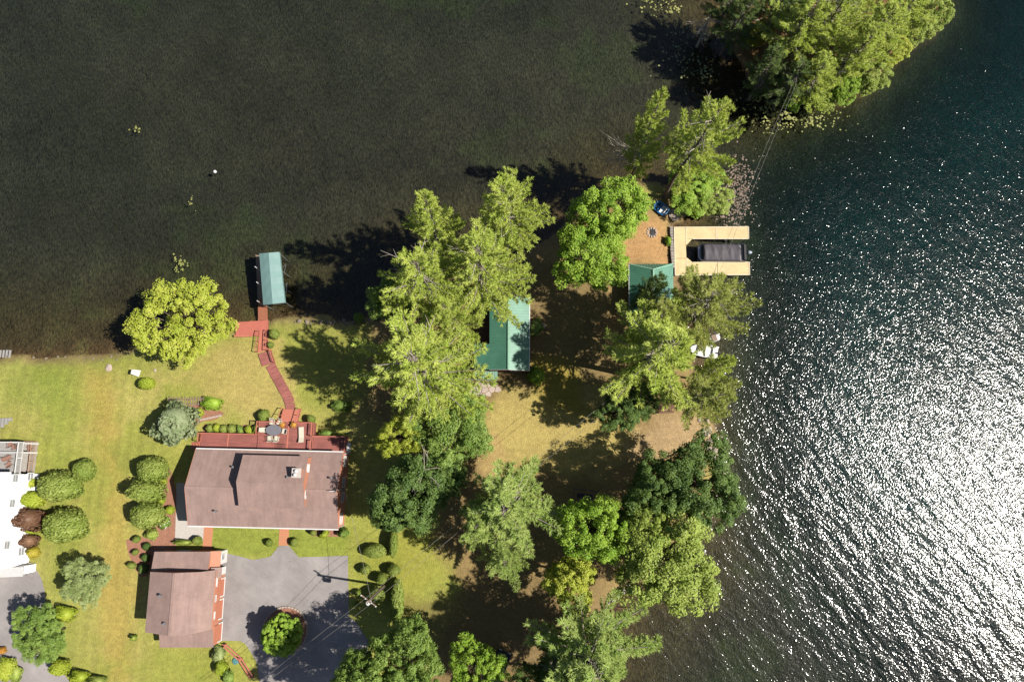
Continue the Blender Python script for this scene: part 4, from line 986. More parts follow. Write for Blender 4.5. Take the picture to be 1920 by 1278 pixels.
# entry porch at the north-east corner
pa = gl(403,1031,2.2); pb = gl(415,1053,0)
B().box(nb.x-.1, pb.y, 0, gw+.0, na.y-.1, 2.2).build('entry_wall', whitep, gar)
B().slab([(nb.x-.6,pb.y-.2,2.75),(gw+.12,pb.y-.2,2.3),(gw+.12,na.y,2.3),(nb.x-.6,na.y,2.75)], .1).build('entry_roof', redwall, gar)
window(gar, (gw+.0, (pb.y+na.y)/2, 1.3), (0,1,0), .7, .9, (1,0,0))
B().slab([(gw-.7,pb.y-1.6,2.9),(gw+.35,pb.y-1.5,2.3),(gw+.35,pb.y-.3,2.3),(gw-.7,pb.y-.25,2.9)], .1).build('hood_roof', shingle, gar)
B().box(gw-.1, pb.y-1.35, 0, gw-.04, pb.y-.45, 2.05).build('side_door', whitep, gar)
for (ya, yb2) in ((1083,1114),(1122,1156),(1166,1198)):
    p0 = gl(413, ya, 0); p1 = gl(413, yb2, 0); xw = gw-e+.01
    if ya == 1166: xw = gw-.04
    door = B().box(xw, p1.y, .06, xw+.03, p0.y, 2.05).build('garage_door', mat('red_door', rgb(214,134,104), .6, .06, 2), gar)
    bb = B()
    for k in range(1, 4): bb.box(xw+.03, p1.y+.02, .06+k*.5-.015, xw+.04, p0.y-.02, .06+k*.5+.015)
    bb.build('panel_joint', redwall, door)
    B().box(xw-.01, p1.y-.14, 0, xw+.07, p1.y, 1.0).box(xw-.01, p0.y, 0, xw+.07, p0.y+.14, 1.0).box(xw-.01, p1.y-.14, -.02, xw+.1, p0.y+.14, .10).build('door_frame', whitep, gar)
for py, w_ in ((1090,1.0),(1121,.7),(1153,.8)):
    q = gl(400, py, 2.4); window(gar, (gw-e, q.y, 2.55), (0,1,0), w_, .6, (1,0,0), pane_m=MATS['window_blind'] if py != 1121 else None)
for px, py, z in ((304,1115,4.7),(312,1167,4.9)):
    z = gW+.45; q = gl(px, py, z); vent(gar, (q.x, q.y, z), .6, .09)
B().beam((gw+.05,-gd_,gE-.1),(gw+.05,gd_-.9,gE-.1),.1,.12).build('gutter', redwall, gar)

# ------------------------------------------------------------------ green-roofed cabin
cr, cwz, cez, cxz = 4.3, 3.1, 3.0, 2.15
p = {k: P(x, y, G+z) for k, (x, y, z) in dict(rn=(954,555.5,cr), rs=(953.5,692,cr), en=(992.5,558,cez), es=(992,694,cez), wn=(918,553,cwz), wm=(918,645,cwz), xm=(889,645,cxz), xs=(889,694,cxz)).items()}
c0x = (p['rn']+p['rs'])/2
cab = thing('cabin', 'small cabin with a green ribbed metal roof among the pines', 'cabin', (c0x.x, c0x.y, G))
O = Vector((c0x.x, c0x.y, G)); q = {k: v-O for k, v in p.items()}
def ribs(b, top0, top1, bot0, bot1, n, w=.05, h=.045):
    for k in range(n+1):
        f = k/n; b.beam(top0.lerp(top1, f)+Vector((0,0,h*.45)), bot0.lerp(bot1, f)+Vector((0,0,h*.45)), w, h)
    return b
rw = Vector((q['rn'].x-.006, 0, 0))
B().slab([q['rn'], q['en'], q['es'], q['rs']], .1).build('roof', greenm, cab)
xs_ = q['xs']; ws = Vector((q['wm'].x, xs_.y, q['wm'].z))
B().slab([q['rn']-Vector((.006,0,.002)), q['rs']-Vector((.006,0,.002)), ws, q['wn']], .1).build('roof', greenm, cab)
B().slab([q['wm']-Vector((.004,0,.002)), ws-Vector((.004,0,.002)), q['xs'], q['xm']], .1).build('porch_roof', greenm, cab)
b = B(); ribs(b, q['rn'], q['rs'], q['en'], q['es'], 26); ribs(b, q['rn'], q['rs'], q['wn'], ws, 26); ribs(b, q['wm'], ws, q['xm'], q['xs'], 9)
b.build('roof_ribs', greenm, cab, kind='stuff')
B().beam(q['rn']+Vector((0,0,.05)), q['rs']+Vector((0,0,.05)), .22, .05).build('ridge_cap', mat('pale_green_trim', rgb(150,200,170), .5), cab)
b = B(); wx0, wx1 = q['wm'].x+.25, q['en'].x-.2; wy0, wy1 = q['rs'].y+.25, q['rn'].y-.25
b.box(wx0, wy0, 0, wx1, wy1, 2.85)
for y in (wy0, wy1-.15): b.wallpoly([(wx0, y, 2.85), (wx1, y, 2.85), (q['rn'].x, y, cr-.16)], (0, .15, 0))
b.build('wall', darkred, cab)
B().box(q['xm'].x+.2, wy0+.1, 0, wx0-.02, q['xm'].y-.2, 2.0).build('porch_wall', darkred, cab)
B().box(q['xm'].x+.1, q['xm'].y+.05, 0, wx0-.02, q['xm'].y+4.5, .35).build('porch_deck', brown, cab)
B().box(q['xm'].x+.1, q['xm'].y+.05, .35, q['xm'].x+.22, q['xm'].y+.17, 2.2).build('porch_post', whitep, cab)
B().beam(q['es']+Vector((.05,0,-.07)), q['en']+Vector((.05,0,-.07)), .1, .12).build('gutter', whitep, cab)
B().beam(q['rs']+Vector((0,-.04,-.06)), q['es']+Vector((0,-.04,-.06)), .04, .14).beam(q['rs']+Vector((0,-.04,-.06)), ws+Vector((0,-.04,-.06)), .04, .14).build('rake_board', whitep, cab)
for y in (wy0+1.6, 0, wy1-1.8): window(cab, (wx1, y, 1.6), (0,1,0), 1.0, 1.0, (1,0,0))
window(cab, (q['rn'].x+.8, wy0, 1.6), (1,0,0), 1.0, 1.0, (0,-1,0))
v = P(981,629,G+3.6)-O; vent(cab, (v.x, v.y, 3.45), .5)
s0 = P(891,696,G+2.3)-O; s1 = P(933,712,G+2.1)-O
lean = cab
b = B().slab([(s0.x,s0.y,2.35),(s1.x,s0.y,2.35),(s1.x,s1.y,2.1),(s0.x,s1.y,2.1)], .08); b.build('lean_to_roof', mat('pale_green_metal', rgb(140,178,160), .45, .08, 1), lean)
b = B(); ribs(b, Vector((s0.x,s0.y,2.35)), Vector((s1.x,s0.y,2.35)), Vector((s0.x,s1.y,2.1)), Vector((s1.x,s1.y,2.1)), 9); b.build('lean_to_ribs', MATS['pale_green_metal'], lean, kind='stuff')
for x in (s0.x+.2, s1.x-.2): B().box(x-.06, s1.y+.05, 0, x+.06, s1.y+.17, 2.05).build('lean_to_post', wood_g, lean)
# flagstone patio
def flagstones(name, px_poly, cell, label, m, z=None, seed=1):
    rr = random.Random(seed); poly = [P(x, y, G) for x, y in px_poly]; pl = [(v.x, v.y) for v in poly]
    cx = sum(v[0] for v in pl)/len(pl); cy = sum(v[1] for v in pl)/len(pl); zz = gz(cx, cy)
    t = thing(name, label, 'patio', (cx, cy, zz))
    x0 = min(v[0] for v in pl); x1 = max(v[0] for v in pl); y0 = min(v[1] for v in pl); y1 = max(v[1] for v in pl)
    seeds = []
    j = 0; y = y0
    while y < y1+cell:
        x = x0 + (cell/2 if j % 2 else 0)
        while x < x1+cell: seeds.append((x+rr.uniform(-.28,.28)*cell, y+rr.uniform(-.28,.28)*cell)); x += cell
        y += cell*.86; j += 1
    for (sx, sy) in seeds:
        if float(sdist(np.array([sx]), np.array([sy]), pl)[0]) < -.05: continue
        pg = [(sx+cell*1.2*math.cos(k*math.pi/4+.3), sy+cell*1.2*math.sin(k*math.pi/4+.3)) for k in range(8)]
        for (ox, oy) in seeds:                            # clip to the bisector: an irregular stone with an open joint
            if (ox, oy) == (sx, sy) or (ox-sx)**2+(oy-sy)**2 > (2.6*cell)**2: continue
            mx_, my_ = (sx+ox)/2, (sy+oy)/2; nx_, ny_ = ox-sx, oy-sy; ln = math.hypot(nx_, ny_); nx_ /= ln; ny_ /= ln; dd = nx_*mx_+ny_*my_-.035
            new = []
            for i in range(len(pg)):
                A, C_ = pg[i], pg[(i+1) % len(pg)]; da = nx_*A[0]+ny_*A[1]-dd; dc = nx_*C_[0]+ny_*C_[1]-dd
                if da <= 0: new.append(A)
                if da*dc < 0: f = da/(da-dc); new.append((A[0]+(C_[0]-A[0])*f, A[1]+(C_[1]-A[1])*f))
            pg = new
            if len(pg) < 3: break
        if len(pg) >= 3:
            B().prism([(v[0]-cx, v[1]-cy) for v in pg], -.2, .06+rr.uniform(-.02,.02)).build('flagstone', m, t)
flagstones('patio', [(878,742),(886,716),(936,712),(938,730),(920,742),(905,748)], .75, 'irregular flagstone patio south of the green-roofed cabin', flag)
flagstones('stepping_path', [(995,608),(1018,606),(1022,616),(995,618)], .7, 'short flagstone strip at the cabin east door', stone, seed=4)

# ------------------------------------------------------------------ green boathouse
bz, br = 2.6, 4.1
O = P(1221,538,G); O.z = gz(O.x, O.y); bg = O.z
bp_ = {k: P(x, y, bg+z)-O for k, (x, y, z) in dict(nw=(1180,495,bz), ne=(1262,494.5,bz), se=(1263,588,bz), sw=(1180,588,bz), a=(1225.5,505,br), s=(1225.5,578,br)).items()}
bh = thing('boathouse', 'green ribbed metal-roofed boathouse beside the yellow dock', 'boathouse', tuple(O))
b = B()
hp = dict(bp_); ax_ = Vector((hp['a'].x, hp['a'].y-0, br))
B().slab([hp['nw'], ax_, hp['s'], hp['sw']], .09).build('roof', greenm, bh)
B().slab([hp['ne'], hp['se'], hp['s']+Vector((.004,0,0)), ax_+Vector((.004,0,0))], .09).build('roof', greenm, bh)
B().slab([hp['nw']+Vector((.01,.004,0)), hp['ne']+Vector((-.01,.004,0)), ax_+Vector((0,.004,0))], .09).build('hip_roof', greenm, bh)
B().slab([hp['sw']+Vector((.01,-.004,0)), hp['s']+Vector((0,-.004,0)), hp['se']+Vector((-.01,-.004,0))], .09).build('hip_roof', greenm, bh)
b = B()
for k in range(1, 20):
    f = k/20; top = ax_.lerp(hp['s'], f); wb2 = hp['nw'].lerp(hp['sw'], f); eb = hp['ne'].lerp(hp['se'], f)
    b.beam(top+Vector((-.03,0,.02)), wb2+Vector((0,0,.02)), .05, .045); b.beam(top+Vector((.03,0,.02)), eb+Vector((0,0,.02)), .05, .045)
for k in range(1, 16):
    f = k/16; t_ = hp['nw'].lerp(hp['ne'], f); u_ = 1-abs(f-.55)/.55 if f < .55 else 1-abs(f-.55)/.45
    x = t_.x; yy = hp['nw'].y+(ax_.y-hp['nw'].y)*u_; zz = bz+(br-bz)*u_
    b.beam(t_+Vector((0,0,.02)), (x, yy, zz+.02), .05, .045)
b.build('roof_ribs', greenm, bh, kind='stuff')
B().beam(ax_+Vector((0,0,.05)), hp['s']+Vector((0,0,.05)), .2, .05).beam(hp['nw']+Vector((0,0,.05)), ax_+Vector((0,0,.05)), .16, .05).beam(hp['ne']+Vector((0,0,.05)), ax_+Vector((0,0,.05)), .16, .05).build('ridge_cap', MATS['pale_green_trim'], bh)
B().box(hp['nw'].x+.3, hp['sw'].y+.3, -.8, hp['ne'].x-.3, hp['nw'].y-.3, bz-.1).build('wall', darkred, bh)
B().beam(hp['nw']+Vector((-.04,0,-.06)), hp['sw']+Vector((-.04,0,-.06)), .06, .12).build('fascia', whitep, bh)
window(bh, ((hp['nw'].x+hp['ne'].x)/2, hp['nw'].y-.3, 1.5), (1,0,0), 1.4, .9, (0,1,0))

# ------------------------------------------------------------------ white neighbour house at the left edge
xb = P(64, 970, G).x; yN = P(64, 888, G).y; yS = P(64, 1056, G).y; wh = 5.3
nh = thing('white_house', 'white two-storey clapboard house cut by the left edge', 'house', (xb-5, (yN+yS)/2, G))
O = Vector(nh.location); X = 5.0; Y0 = yS-O.y; Y1 = yN-O.y
B().box(-7, Y0, -.1, X, Y1, wh).build('wall', whitewall, nh)
b = B()
for k in range(28): b.box(X, Y0, .2+k*.18, X+.02, Y1, .215+k*.18)
b.build('clapboard', whitewall, nh, kind='stuff')
B().slab([(-8,Y0-.3,wh+1.9),(0,Y0-.3,wh+1.9),(X+.35,Y0-.3,wh),(X+.35,Y1+.3,wh),(0,Y1+.3,wh+1.9),(-8,Y1+.3,wh+1.9)], .12)
B().slab([(-1,Y0-.3,wh+1.9),(X+.2,Y0-.3,wh+.02),(X+.2,Y1+.3,wh+.02),(-1,Y1+.3,wh+1.9)], .12).build('roof', mat('pale_grey_roof', rgb(232,230,230), .6, .05, 1), nh)
B().box(X+.02, Y0, 2.62, X+.06, Y1, 2.8).build('belt_trim', whitep, nh)
for px, py, z in ((19,896,4.2),(17,943,4.2),(14,1021,4.2),(43,893,1.6),(40,1033,1.6)):
    v = P(px, py, G+z)-O; window(nh, (X, v.y, z), (0,1,0), .9, 1.0, (1,0,0), pane_m=mat('grey_pane', rgb(120,124,130), .2, .1, 2))
# garage wing at its south end
w0 = P(34, 1078, G+3.0)-O
B().box(-7, w0.y, 0, w0.x, Y0-.02, 2.5).build('wing_wall', whitewall, nh)
B().slab([(w0.x+.2,w0.y-.2,2.5),(w0.x+.2,Y0-.02,2.5),(w0.x-4.5,Y0-.02,4.2),(w0.x-4.5,w0.y-.2,4.2)], .12).build('wing_roof', mat('speckled_grey_roof', rgb(206,204,204), .8, .1, 6), nh)
s_ = P(60,1060,G)-O; B().box(s_.x-1.6, s_.y-.5, 0, s_.x, s_.y+.4, .35).build('entry_step', mat('pale_concrete', rgb(214,196,186), .85), nh)
# its two-level deck
nd = thing('neighbour_deck', 'white-railed grey deck at the lake end of the white house', 'deck', (P(30,855,G).x, P(30,855,G).y, G))
O = Vector(nd.location)
u0 = P(-30,829,G+2.7)-O; u1 = P(38,888,G+2.7)-O
for k in range(20):
    x = u0.x+(u1.x-u0.x)*k/20; B().box(x, yN-O.y+.02, 2.62, x+(u1.x-u0.x)/20-.012, u0.y, 2.7).build('board', greyd, nd)
rails(nd, [(u1.x,yN-O.y+.1,2.7),(u1.x,u0.y,2.7),(u0.x,u0.y,2.7)], 1.0, whitep)
mid = P(20,848,G+2.7)-O; rails(nd, [(u1.x,mid.y,2.7),(u0.x,mid.y,2.7)], 1.0, whitep, balus=False)
for x in (u1.x-.1, (u0.x+u1.x)/2):
    for y in (u0.y-.1, mid.y): B().box(x-.09, y-.09, 0, x+.09, y+.09, 2.62).build('post', whitep, nd)
l0 = P(40,828,G+.3)-O; l1 = P(62,884,G+.3)-O
B().box(l0.x-2.5, l1.y, 0, l1.x, l0.y, .3).build('lower_deck', mat('brown_grey_boards', rgb(188,180,172), .8, .2, 3), nd)
rails(nd, [(l1.x,l1.y,.3),(l1.x,l0.y,.3),(l0.x,l0.y,.3)], .95, mat('tan_rail', rgb(206,170,140), .7), post=1.5)
ml = P(50,849,G+.3)-O; rails(nd, [(l0.x,ml.y,.3),(l1.x,ml.y,.3)], .95, whitep, balus=False)
cf = mat('brown_chair', rgb(170,128,112), .7, .1, 4); old = chairfab; chairfab = cf
for (px, py, z, a, lab) in ((20,832,2.7,20,'brown chair on the upper neighbour deck, topmost'),(27,838,2.7,100,'brown chair on the upper neighbour deck beside the white post'),(17,858,2.7,-60,'brown chair in the middle of the upper neighbour deck'),(17,870,2.7,40,'brown chair on the upper neighbour deck nearest the house'),(56,834,.3,90,'brown chair on the lower neighbour deck'),(56,842,.3,80,'brown chair on the lower neighbour deck by the cross rail')):
    v = P(px, py, G+z+.4); chair((v.x, v.y, G+z+.005), math.radians(a), lab, 'neighbour deck chairs')
chairfab = old
# ------------------------------------------------------------------ yellow U-shaped dock and pontoon boat
dockm = mat('yellow_decking', rgb(246,218,164), .75, .07, .8, .3, 18, stretch=(1,5,1)); trim = mat('pale_dock_trim', rgb(250,234,206), .7, .05, 2)
stain(dockm, .6, .88, 1.05, (1,1,1), 0, 4); stain(dockm, 5.0, .9, 1.04, (.3,3,1), 0, 2); DZ_ = .5; ud = thing('u_shaped_dock', 'pale yellow U-shaped dock wrapped around the covered boat', 'dock', tuple(P(1275,470,0))); O = Vector(ud.location)
def dp(pts): return [tuple(P(x, y, DZ_)-O) for x, y in pts]
for pts in ([(1264,426),(1286,426),(1286,460),(1287,482),(1287,484),(1265,484)], [(1265,484.6),(1287,484.6),(1287,516),(1266,516)],
            [(1286.8,426),(1343,425.6),(1343,447.5),(1286.8,447.5)], [(1343.8,425.6),(1403,425),(1403.4,447.2),(1343.8,447.5)],
            [(1287.6,492),(1345,492),(1345,515.4),(1287.6,515.8)], [(1345.8,492),(1405,491.6),(1405.6,514.6),(1345.8,515.2)]):
    B().slab(dp(pts), .12).build('deck_panel', dockm, ud)
B().slab(dp([(1286.8,448),(1298,448),(1287,459.6)]), .12).build('corner_brace', dockm, ud); B().slab(dp([(1287.6,482.4),(1298.5,491.6),(1287.6,491.6)]), .12).build('corner_brace', dockm, ud)
bb = B()
for a, c in (((1264,426),(1403,425)),((1403.4,425),(1403.8,447.4)),((1403,447.7),(1298,447.7)),((1264,426),(1266,516)),((1266,516.2),(1405,515)),((1405.6,515),(1405,491.4)),((1404,491.4),(1299,491.8)),((1286.4,426),(1286.6,459)),((1287.3,484),(1287.3,516)),((1343.4,425.6),(1343.4,447.5))):
    v = Vector(dp([a])[0]); w = Vector(dp([c])[0]); B().beam(v+Vector((0,0,-.03)), w+Vector((0,0,-.03)), .09, .14).build('edge_trim', trim, ud)
bb = B()
for x, y in ((1266,428),(1284,428),(1325,427),(1365,427),(1401,427),(1401,446),(1345,446),(1267,514),(1300,514),(1345,514),(1403,513),(1403,493),(1345,493)):
    v = Vector(dp([(x, y)])[0]); B().tube(v-Vector((0,0,3.5)), v+Vector((0,0,.02)), .06).build('pile', metalg, ud)
# pontoon boat: bow to the left
cover = mat('grey_boat_cover', rgb(96,90,96), .8, .08, 1.5, .3, 10); navy = mat('navy_hull', rgb(44,58,84), .35, .08, 2); alu = mat('aluminium', rgb(206,206,210), .35, .06, 3, metal=.7)
bw = P(1355,474,.9); bt = thing('pontoon_boat', 'pontoon boat under a grey mooring cover in the yellow dock', 'boat', (bw.x, bw.y, 0), math.radians(-0.5))
s = M_PER_PX(1355,474,.9); Lb = 94*s/2; Wb = 1.18
for y in (-.85,.85):
    B().chain([(-Lb+.05,y,.36),(-Lb+.4,y,.22),(-Lb+.9,y,.16),(Lb-.5,y,.16),(Lb-.3,y,.18)],[.05,.22,.31,.31,.25],12).build('pontoon', alu, bt, True)
pl = [(-Lb+.0,-.7),(-Lb+.25,-1.0),(-Lb+.7,-Wb),(Lb-.35,-Wb),(Lb-.35,Wb),(-Lb+.7,Wb),(-Lb+.25,1.0),(-Lb,.7)]
B().prism(pl, .50, .60).build('deck', alu, bt)
b = B()
for i in range(len(pl)):
    a = Vector((*pl[i], 0)); c = Vector((*pl[(i+1) % len(pl)], 0)); b.hexa([a+Vector((0,0,.6)), c+Vector((0,0,.6)), c*.975+Vector((0,0,.6)), a*.975+Vector((0,0,.6))], [a+Vector((0,0,1.15)), c+Vector((0,0,1.15)), c*.975+Vector((0,0,1.15)), a*.975+Vector((0,0,1.15))])
b.build('side_panel', navy, bt)
# mooring cover: tent over five support poles
nx_, ny_ = 40, 20; vs = []; fs = []
x0, x1 = -Lb+.62, Lb-1.05
pk = [x0+.35+(x1-x0-.7)*k/4 for k in range(5)]
for i in range(nx_+1):
    for j in range(ny_+1):
        x = x0+(x1-x0)*i/nx_; v = -1+2*j/ny_
        y = v*(Wb+.02)*(1-.12*max(0, 1-i/3))
        d = min(abs(x-k) for k in pk); peak = .55*math.exp(-d/.32)+.20
        z = 1.16 + (1-abs(v)**1.6)*(.30+.34*peak) + .02*math.sin(9*x+3*v)
        if j in (0, ny_): z = .82
        if i in (0, nx_): z = min(z, 1.05)
        vs.append((x, y, z))
fs = [(i*(ny_+1)+j, (i+1)*(ny_+1)+j, (i+1)*(ny_+1)+j+1, i*(ny_+1)+j+1) for i in range(nx_) for j in range(ny_)]
B().add(vs, fs).build('mooring_cover', cover, bt, True)
B().beam((x1-.45,-Wb-.03,.9),(x1-.12,-.2,1.62),.10,.04).beam((x1-.12,-.2,1.62),(x1-.2,.5,1.58),.10,.04).beam((x1-.2,.5,1.58),(x1-.6,Wb+.03,.95),.10,.04).build('cover_strap', black, bt)
B().box(x1+.03,-Wb+.1,.6,Lb-.5,Wb-.1,.95).build('stern_seat', mat('pale_vinyl', rgb(206,196,190), .6, .1, 5), bt)
B().beam((Lb-.48,-Wb+.1,1.2),(Lb-.48,Wb-.1,1.2),.28,.3).build('swim_rail', black, bt)
mo = B().chain([(Lb-.15,0,.2),(Lb-.12,0,.8),(Lb-.05,0,1.0),(Lb+.15,0,1.28),(Lb+.42,0,1.2)],[.1,.14,.22,.25,.13],10).build('outboard_motor', mat('silver_cowl', rgb(190,202,214), .3, .05, 2), bt, True)
B().tube((Lb+.42,-.08,.05),(Lb+.5,-.08,.05),.16).build('propeller', black, mo)
B().tube((-Lb+.2,Wb-.1,.7),(-Lb-.35,Wb+.75,.56),.02,None,4).build('mooring_line', mat('yellow_rope', rgb(220,190,120), .8), bt)

# ------------------------------------------------------------------ blue pedal boat
v = P(1238,393,.9); z0 = gz(v.x, v.y); pb_ = thing('pedal_boat', 'blue pedal boat with white seats pulled up on the bank', 'boat', (v.x, v.y, max(z0, .1)), math.radians(-40))
blue = mat('blue_plastic', rgb(64,140,206), .35, .05, 2)
n_ = 20; vs = []; ring = lambda rx, ry, z, t: [(rx*abs(math.cos(a))**.55*math.copysign(1, math.cos(a)), ry*abs(math.sin(a))**.55*math.copysign(1, math.sin(a)), z) for a in [2*math.pi*k/t for k in range(t)]]
rs = [ring(.75,.5,0,n_), ring(1.02,.72,.18,n_), ring(1.08,.78,.42,n_), ring(.98,.68,.46,n_), ring(.9,.6,.40,n_), ring(.8,.5,.16,n_)]
vs = [p_ for r in rs for p_ in r]; fs = [(i*n_+k, i*n_+(k+1) % n_, (i+1)*n_+(k+1) % n_, (i+1)*n_+k) for i in range(5) for k in range(n_)]+[tuple(range(5*n_, 6*n_)), tuple(range(n_-1, -1, -1))]
B().add(vs, fs).build('hull', blue, pb_, True)
for y in (-.3,.3):
    st_ = B().hexa([(.0,y-.26,.2),(.5,y-.26,.2),(.5,y+.26,.2),(.0,y+.26,.2)],[(.0,y-.26,.42),(.5,y-.26,.38),(.5,y+.26,.38),(.0,y+.26,.42)]).build('seat', whitep, pb_)
    B().hexa([(.45,y-.26,.36),(.58,y-.26,.36),(.58,y+.26,.36),(.45,y+.26,.36)],[(.68,y-.24,.85),(.78,y-.24,.85),(.78,y+.24,.85),(.68,y+.24,.85)]).build('backrest', whitep, st_)
    B().tube((-.5,y-.14,.32),(-.5,y+.14,.32),.12,None,10).build('pedal', black, pb_)
B().box(-.12,-.06,.18,.75,.06,.47).build('console', blue, pb_)

# ------------------------------------------------------------------ white skiff under the eastern pines
v = P(1320,658,.4); sk = thing('white_skiff', 'white open skiff drawn up under the eastern pines', 'boat', (v.x, v.y, .12), math.radians(-8))
st_x = [-2.0,-1.7,-1.1,-.3,.8,1.9]; hw = [.05,.42,.72,.84,.86,.78]; N = 9; vs = []
for x, w in zip(st_x, hw):
    for k in range(N):
        a = math.pi*k/(N-1); vs.append((x, -w*math.cos(a), .55-.55*math.sin(a)**.7 + (.12 if x < -1.5 else 0)))
    for k in range(N):
        a = math.pi*(N-1-k)/(N-1); vs.append((x+(.08 if x < 0 else -.04), -w*.88*math.cos(a), .53-.43*math.sin(a)**.7 + (.12 if x < -1.5 else 0)))
M2 = 2*N; fs = [(i*M2+k, i*M2+(k+1) % M2, (i+1)*M2+(k+1) % M2, (i+1)*M2+k) for i in range(5) for k in range(M2)]+[tuple(range(M2-1,-1,-1)), tuple(range(5*M2, 6*M2))]
B().add(vs, fs).build('hull', whitep, sk, True)
for x in (-.7,.3,1.3): B().box(x-.14,-.7,.38,x+.14,.7,.43).build('thwart', whitep, sk)
B().box(1.86,-.12,.2,2.06,.12,.75).build('outboard_motor', black, sk)
v = P(1338,634,.5); t = thing('white_dinghy', 'small white dinghy half hidden beside the skiff', 'boat', (v.x, v.y, .1), .3)
B().chain([(-.95,0,.2),(-.6,0,.22),(0,0,.24),(.7,0,.24),(.85,0,.24)],[.06,.36,.5,.46,.3],10).build('hull', whitep, t, True)
B().box(-.3,-.42,.68,.35,.42,.73).build('thwart', wood_g, t)

# ------------------------------------------------------------------ stones and rocks
def rock(px, py, r, label, group=None, seed=0, m=None, flat=.6, name='rock', cat='rock'):
    rr = random.Random(seed); v = GP(px, py)
    o = B().ball((0,0,r*flat*.35), (r, r*rr.uniform(.7,1.1), r*flat), 9, 6, .16, rr).build(name, m or stone)
    o.location = (v.x, v.y, v.z); o.rotation_euler = (0,0,rr.uniform(0,6.28)); tag(o, label, cat, group); return o
shst = mat('shore_stone', rgb(146,132,114), .9, .3, 3, .6, 10)
rock(1263,404, .95, 'large pale flat boulder beside the blue pedal boat', seed=3, m=flag, flat=.4)
rock(205,690, .5, 'round pale stone disc on the lawn near the left shore', seed=5, m=flag, flat=.25)
rock(291,694, .2, 'small pale stone on the lawn right of the white board', seed=6, m=flag)
rock(392,620, .75, 'pale flat rock under the yellow-green lakeside tree', seed=7, m=flag, flat=.3)
for k in range(16): rock(555+k*9+R_.uniform(-4,4), 602+R_.uniform(-5,5), R_.uniform(.12,.4), 'grey stone in the shaded shore edge below the pines', 'stones along the shaded shore', 100+k, m=shst)
for k in range(16): rock(70+k*11+R_.uniform(-9,9), 671-(k*10-120)*.06*(k > 12)+R_.uniform(-5,5), R_.uniform(.07,.2), 'small stone at the left lawn shoreline', 'stones along the left shore', 140+k, m=shst)
for k in range(22): rock(1318+k*1.6+R_.uniform(-9,9), 778+k*6+R_.uniform(-5,5), R_.uniform(.2,.55), 'pale stone on the eastern shore', 'stones along the eastern shore', 170+k, m=flag)
for k in range(10): rock(1150+k*9, 1122-k*9+R_.uniform(-6,6), R_.uniform(.2,.4), 'stone on the southern grove bank', 'stones on the southern bank', 200+k)
fp = thing('fire_pit', 'ring of pale stones around a fire pit on the sandy lawn', 'fire pit', tuple(GP(1222,436)))
for k in range(11):
    a = k*6.283/11; o = B().ball((0,0,.08),(.2,.15,.13),8,5,.15,random.Random(k)).build('stone', flag, fp); o.location = (.62*math.cos(a), .62*math.sin(a), 0); o.rotation_euler = (0,0,a)
B().lathe([(.5,-.02),(.5,.03),(.1,.05)],14).build('ash_bed', black, fp)
# retaining wall beside the yellow dock
rwall = thing('retaining_wall', 'low stone retaining wall between the sandy lawn and yellow dock', 'wall', tuple(P(1258,462,0)))
for k in range(15):
    v = P(1258.5, 424+k*5.2, .9)-Vector(rwall.location); B().box(-.25+R_.uniform(-.05,.05), v.y-.34, -.8, .15, v.y+.0, .95+R_.uniform(-.06,.06)).build('block', stone, rwall)

# ------------------------------------------------------------------ power pole, second pole, wires
def pole(px, py, h, label, group, xf=False):
    g_ = GP(px, py); t = thing('power_pole', label, 'power pole', tuple(g_), math.radians(-35), group)
    B().tube((0,0,-.5),(0,0,h),.17,.12,10).build('shaft', wood_g, t)
    B().beam((-1.1,0,h-.5),(1.1,0,h-.5),.12,.14).build('crossarm', wood_g, t)
    for x in (-1.0,-.4,.4,1.0): B().lathe([(.05,0),(.07,.06),(.04,.12),(.06,.18)],8,(x,0,h-.43)).build('insulator', whitep, t)
    if xf:
        c_ = B().lathe([(.24,0),(.27,.05),(.27,.75),(.2,.85)],14,(.05,-.45,h-2.0)).build('transformer', whitep, t)
        for x in (-.1,.12): B().lathe([(.05,0),(.07,.1),(.03,.25)],8,(x,-.45,h-1.15)).build('bushing', whitep, c_)
        B().beam((0,-.1,h-1.9),(0,-.3,h-1.9),.2,.1).build('bracket', metalg, t)
        B().tube((.2,.1,0.1),(.18,.1,h-1.6),.04,None,5).build('conduit', metalg, t)
    return t, g_
pA, gA = pole(721,1097, 10.0, 'wooden power pole with white transformer beside the driveway', 'power poles', True)
pB, gB = pole(1262,655, 10.0, 'wooden power pole hidden in the eastern pines', 'power poles')
wirem = mat('wire_metal', rgb(150,146,140), .5, .05, 2)
def wire(a, c, sag, label, r=.017):
    pts = []; 
    for i in range(25):
        f = i/24; v = a.lerp(c, f); pts.append(v-Vector((0,0,sag*4*f*(1-f)))-a)
    o = B().chain(pts, [r]*25, 4).build('power_line', wirem); o.location = a; tag(o, label, 'power line', 'overhead wires'); return o
top = lambda g_, dx=0, dy=0, dz=0: Vector((g_.x+dx, g_.y+dy, g_.z+10.0-.4+dz))
wire(top(gA,-.3,.3), P(420,1330,9), .8, 'upper of the paired wires running from the pole over the driveway shade')
wire(top(gA,.3,-.3), P(428,1332,9), .9, 'lower of the paired wires running from the pole over the driveway shade')
wire(top(gA,-.3,.3), top(gB,-.3,.3), .7, 'upper wire crossing the dry lawn between the two poles')
wire(top(gA,.3,-.3), top(gB,.3,-.3), .7, 'lower wire crossing the dry lawn between the two poles')
isl_pt = P(1506,112,9)
wire(top(gB,-.3,.2), isl_pt, 1.0, 'left wire crossing the water to the island')
wire(top(gB,.3,-.2), isl_pt+Vector((.45,.1,0)), 1.0, 'right wire crossing the water to the island')
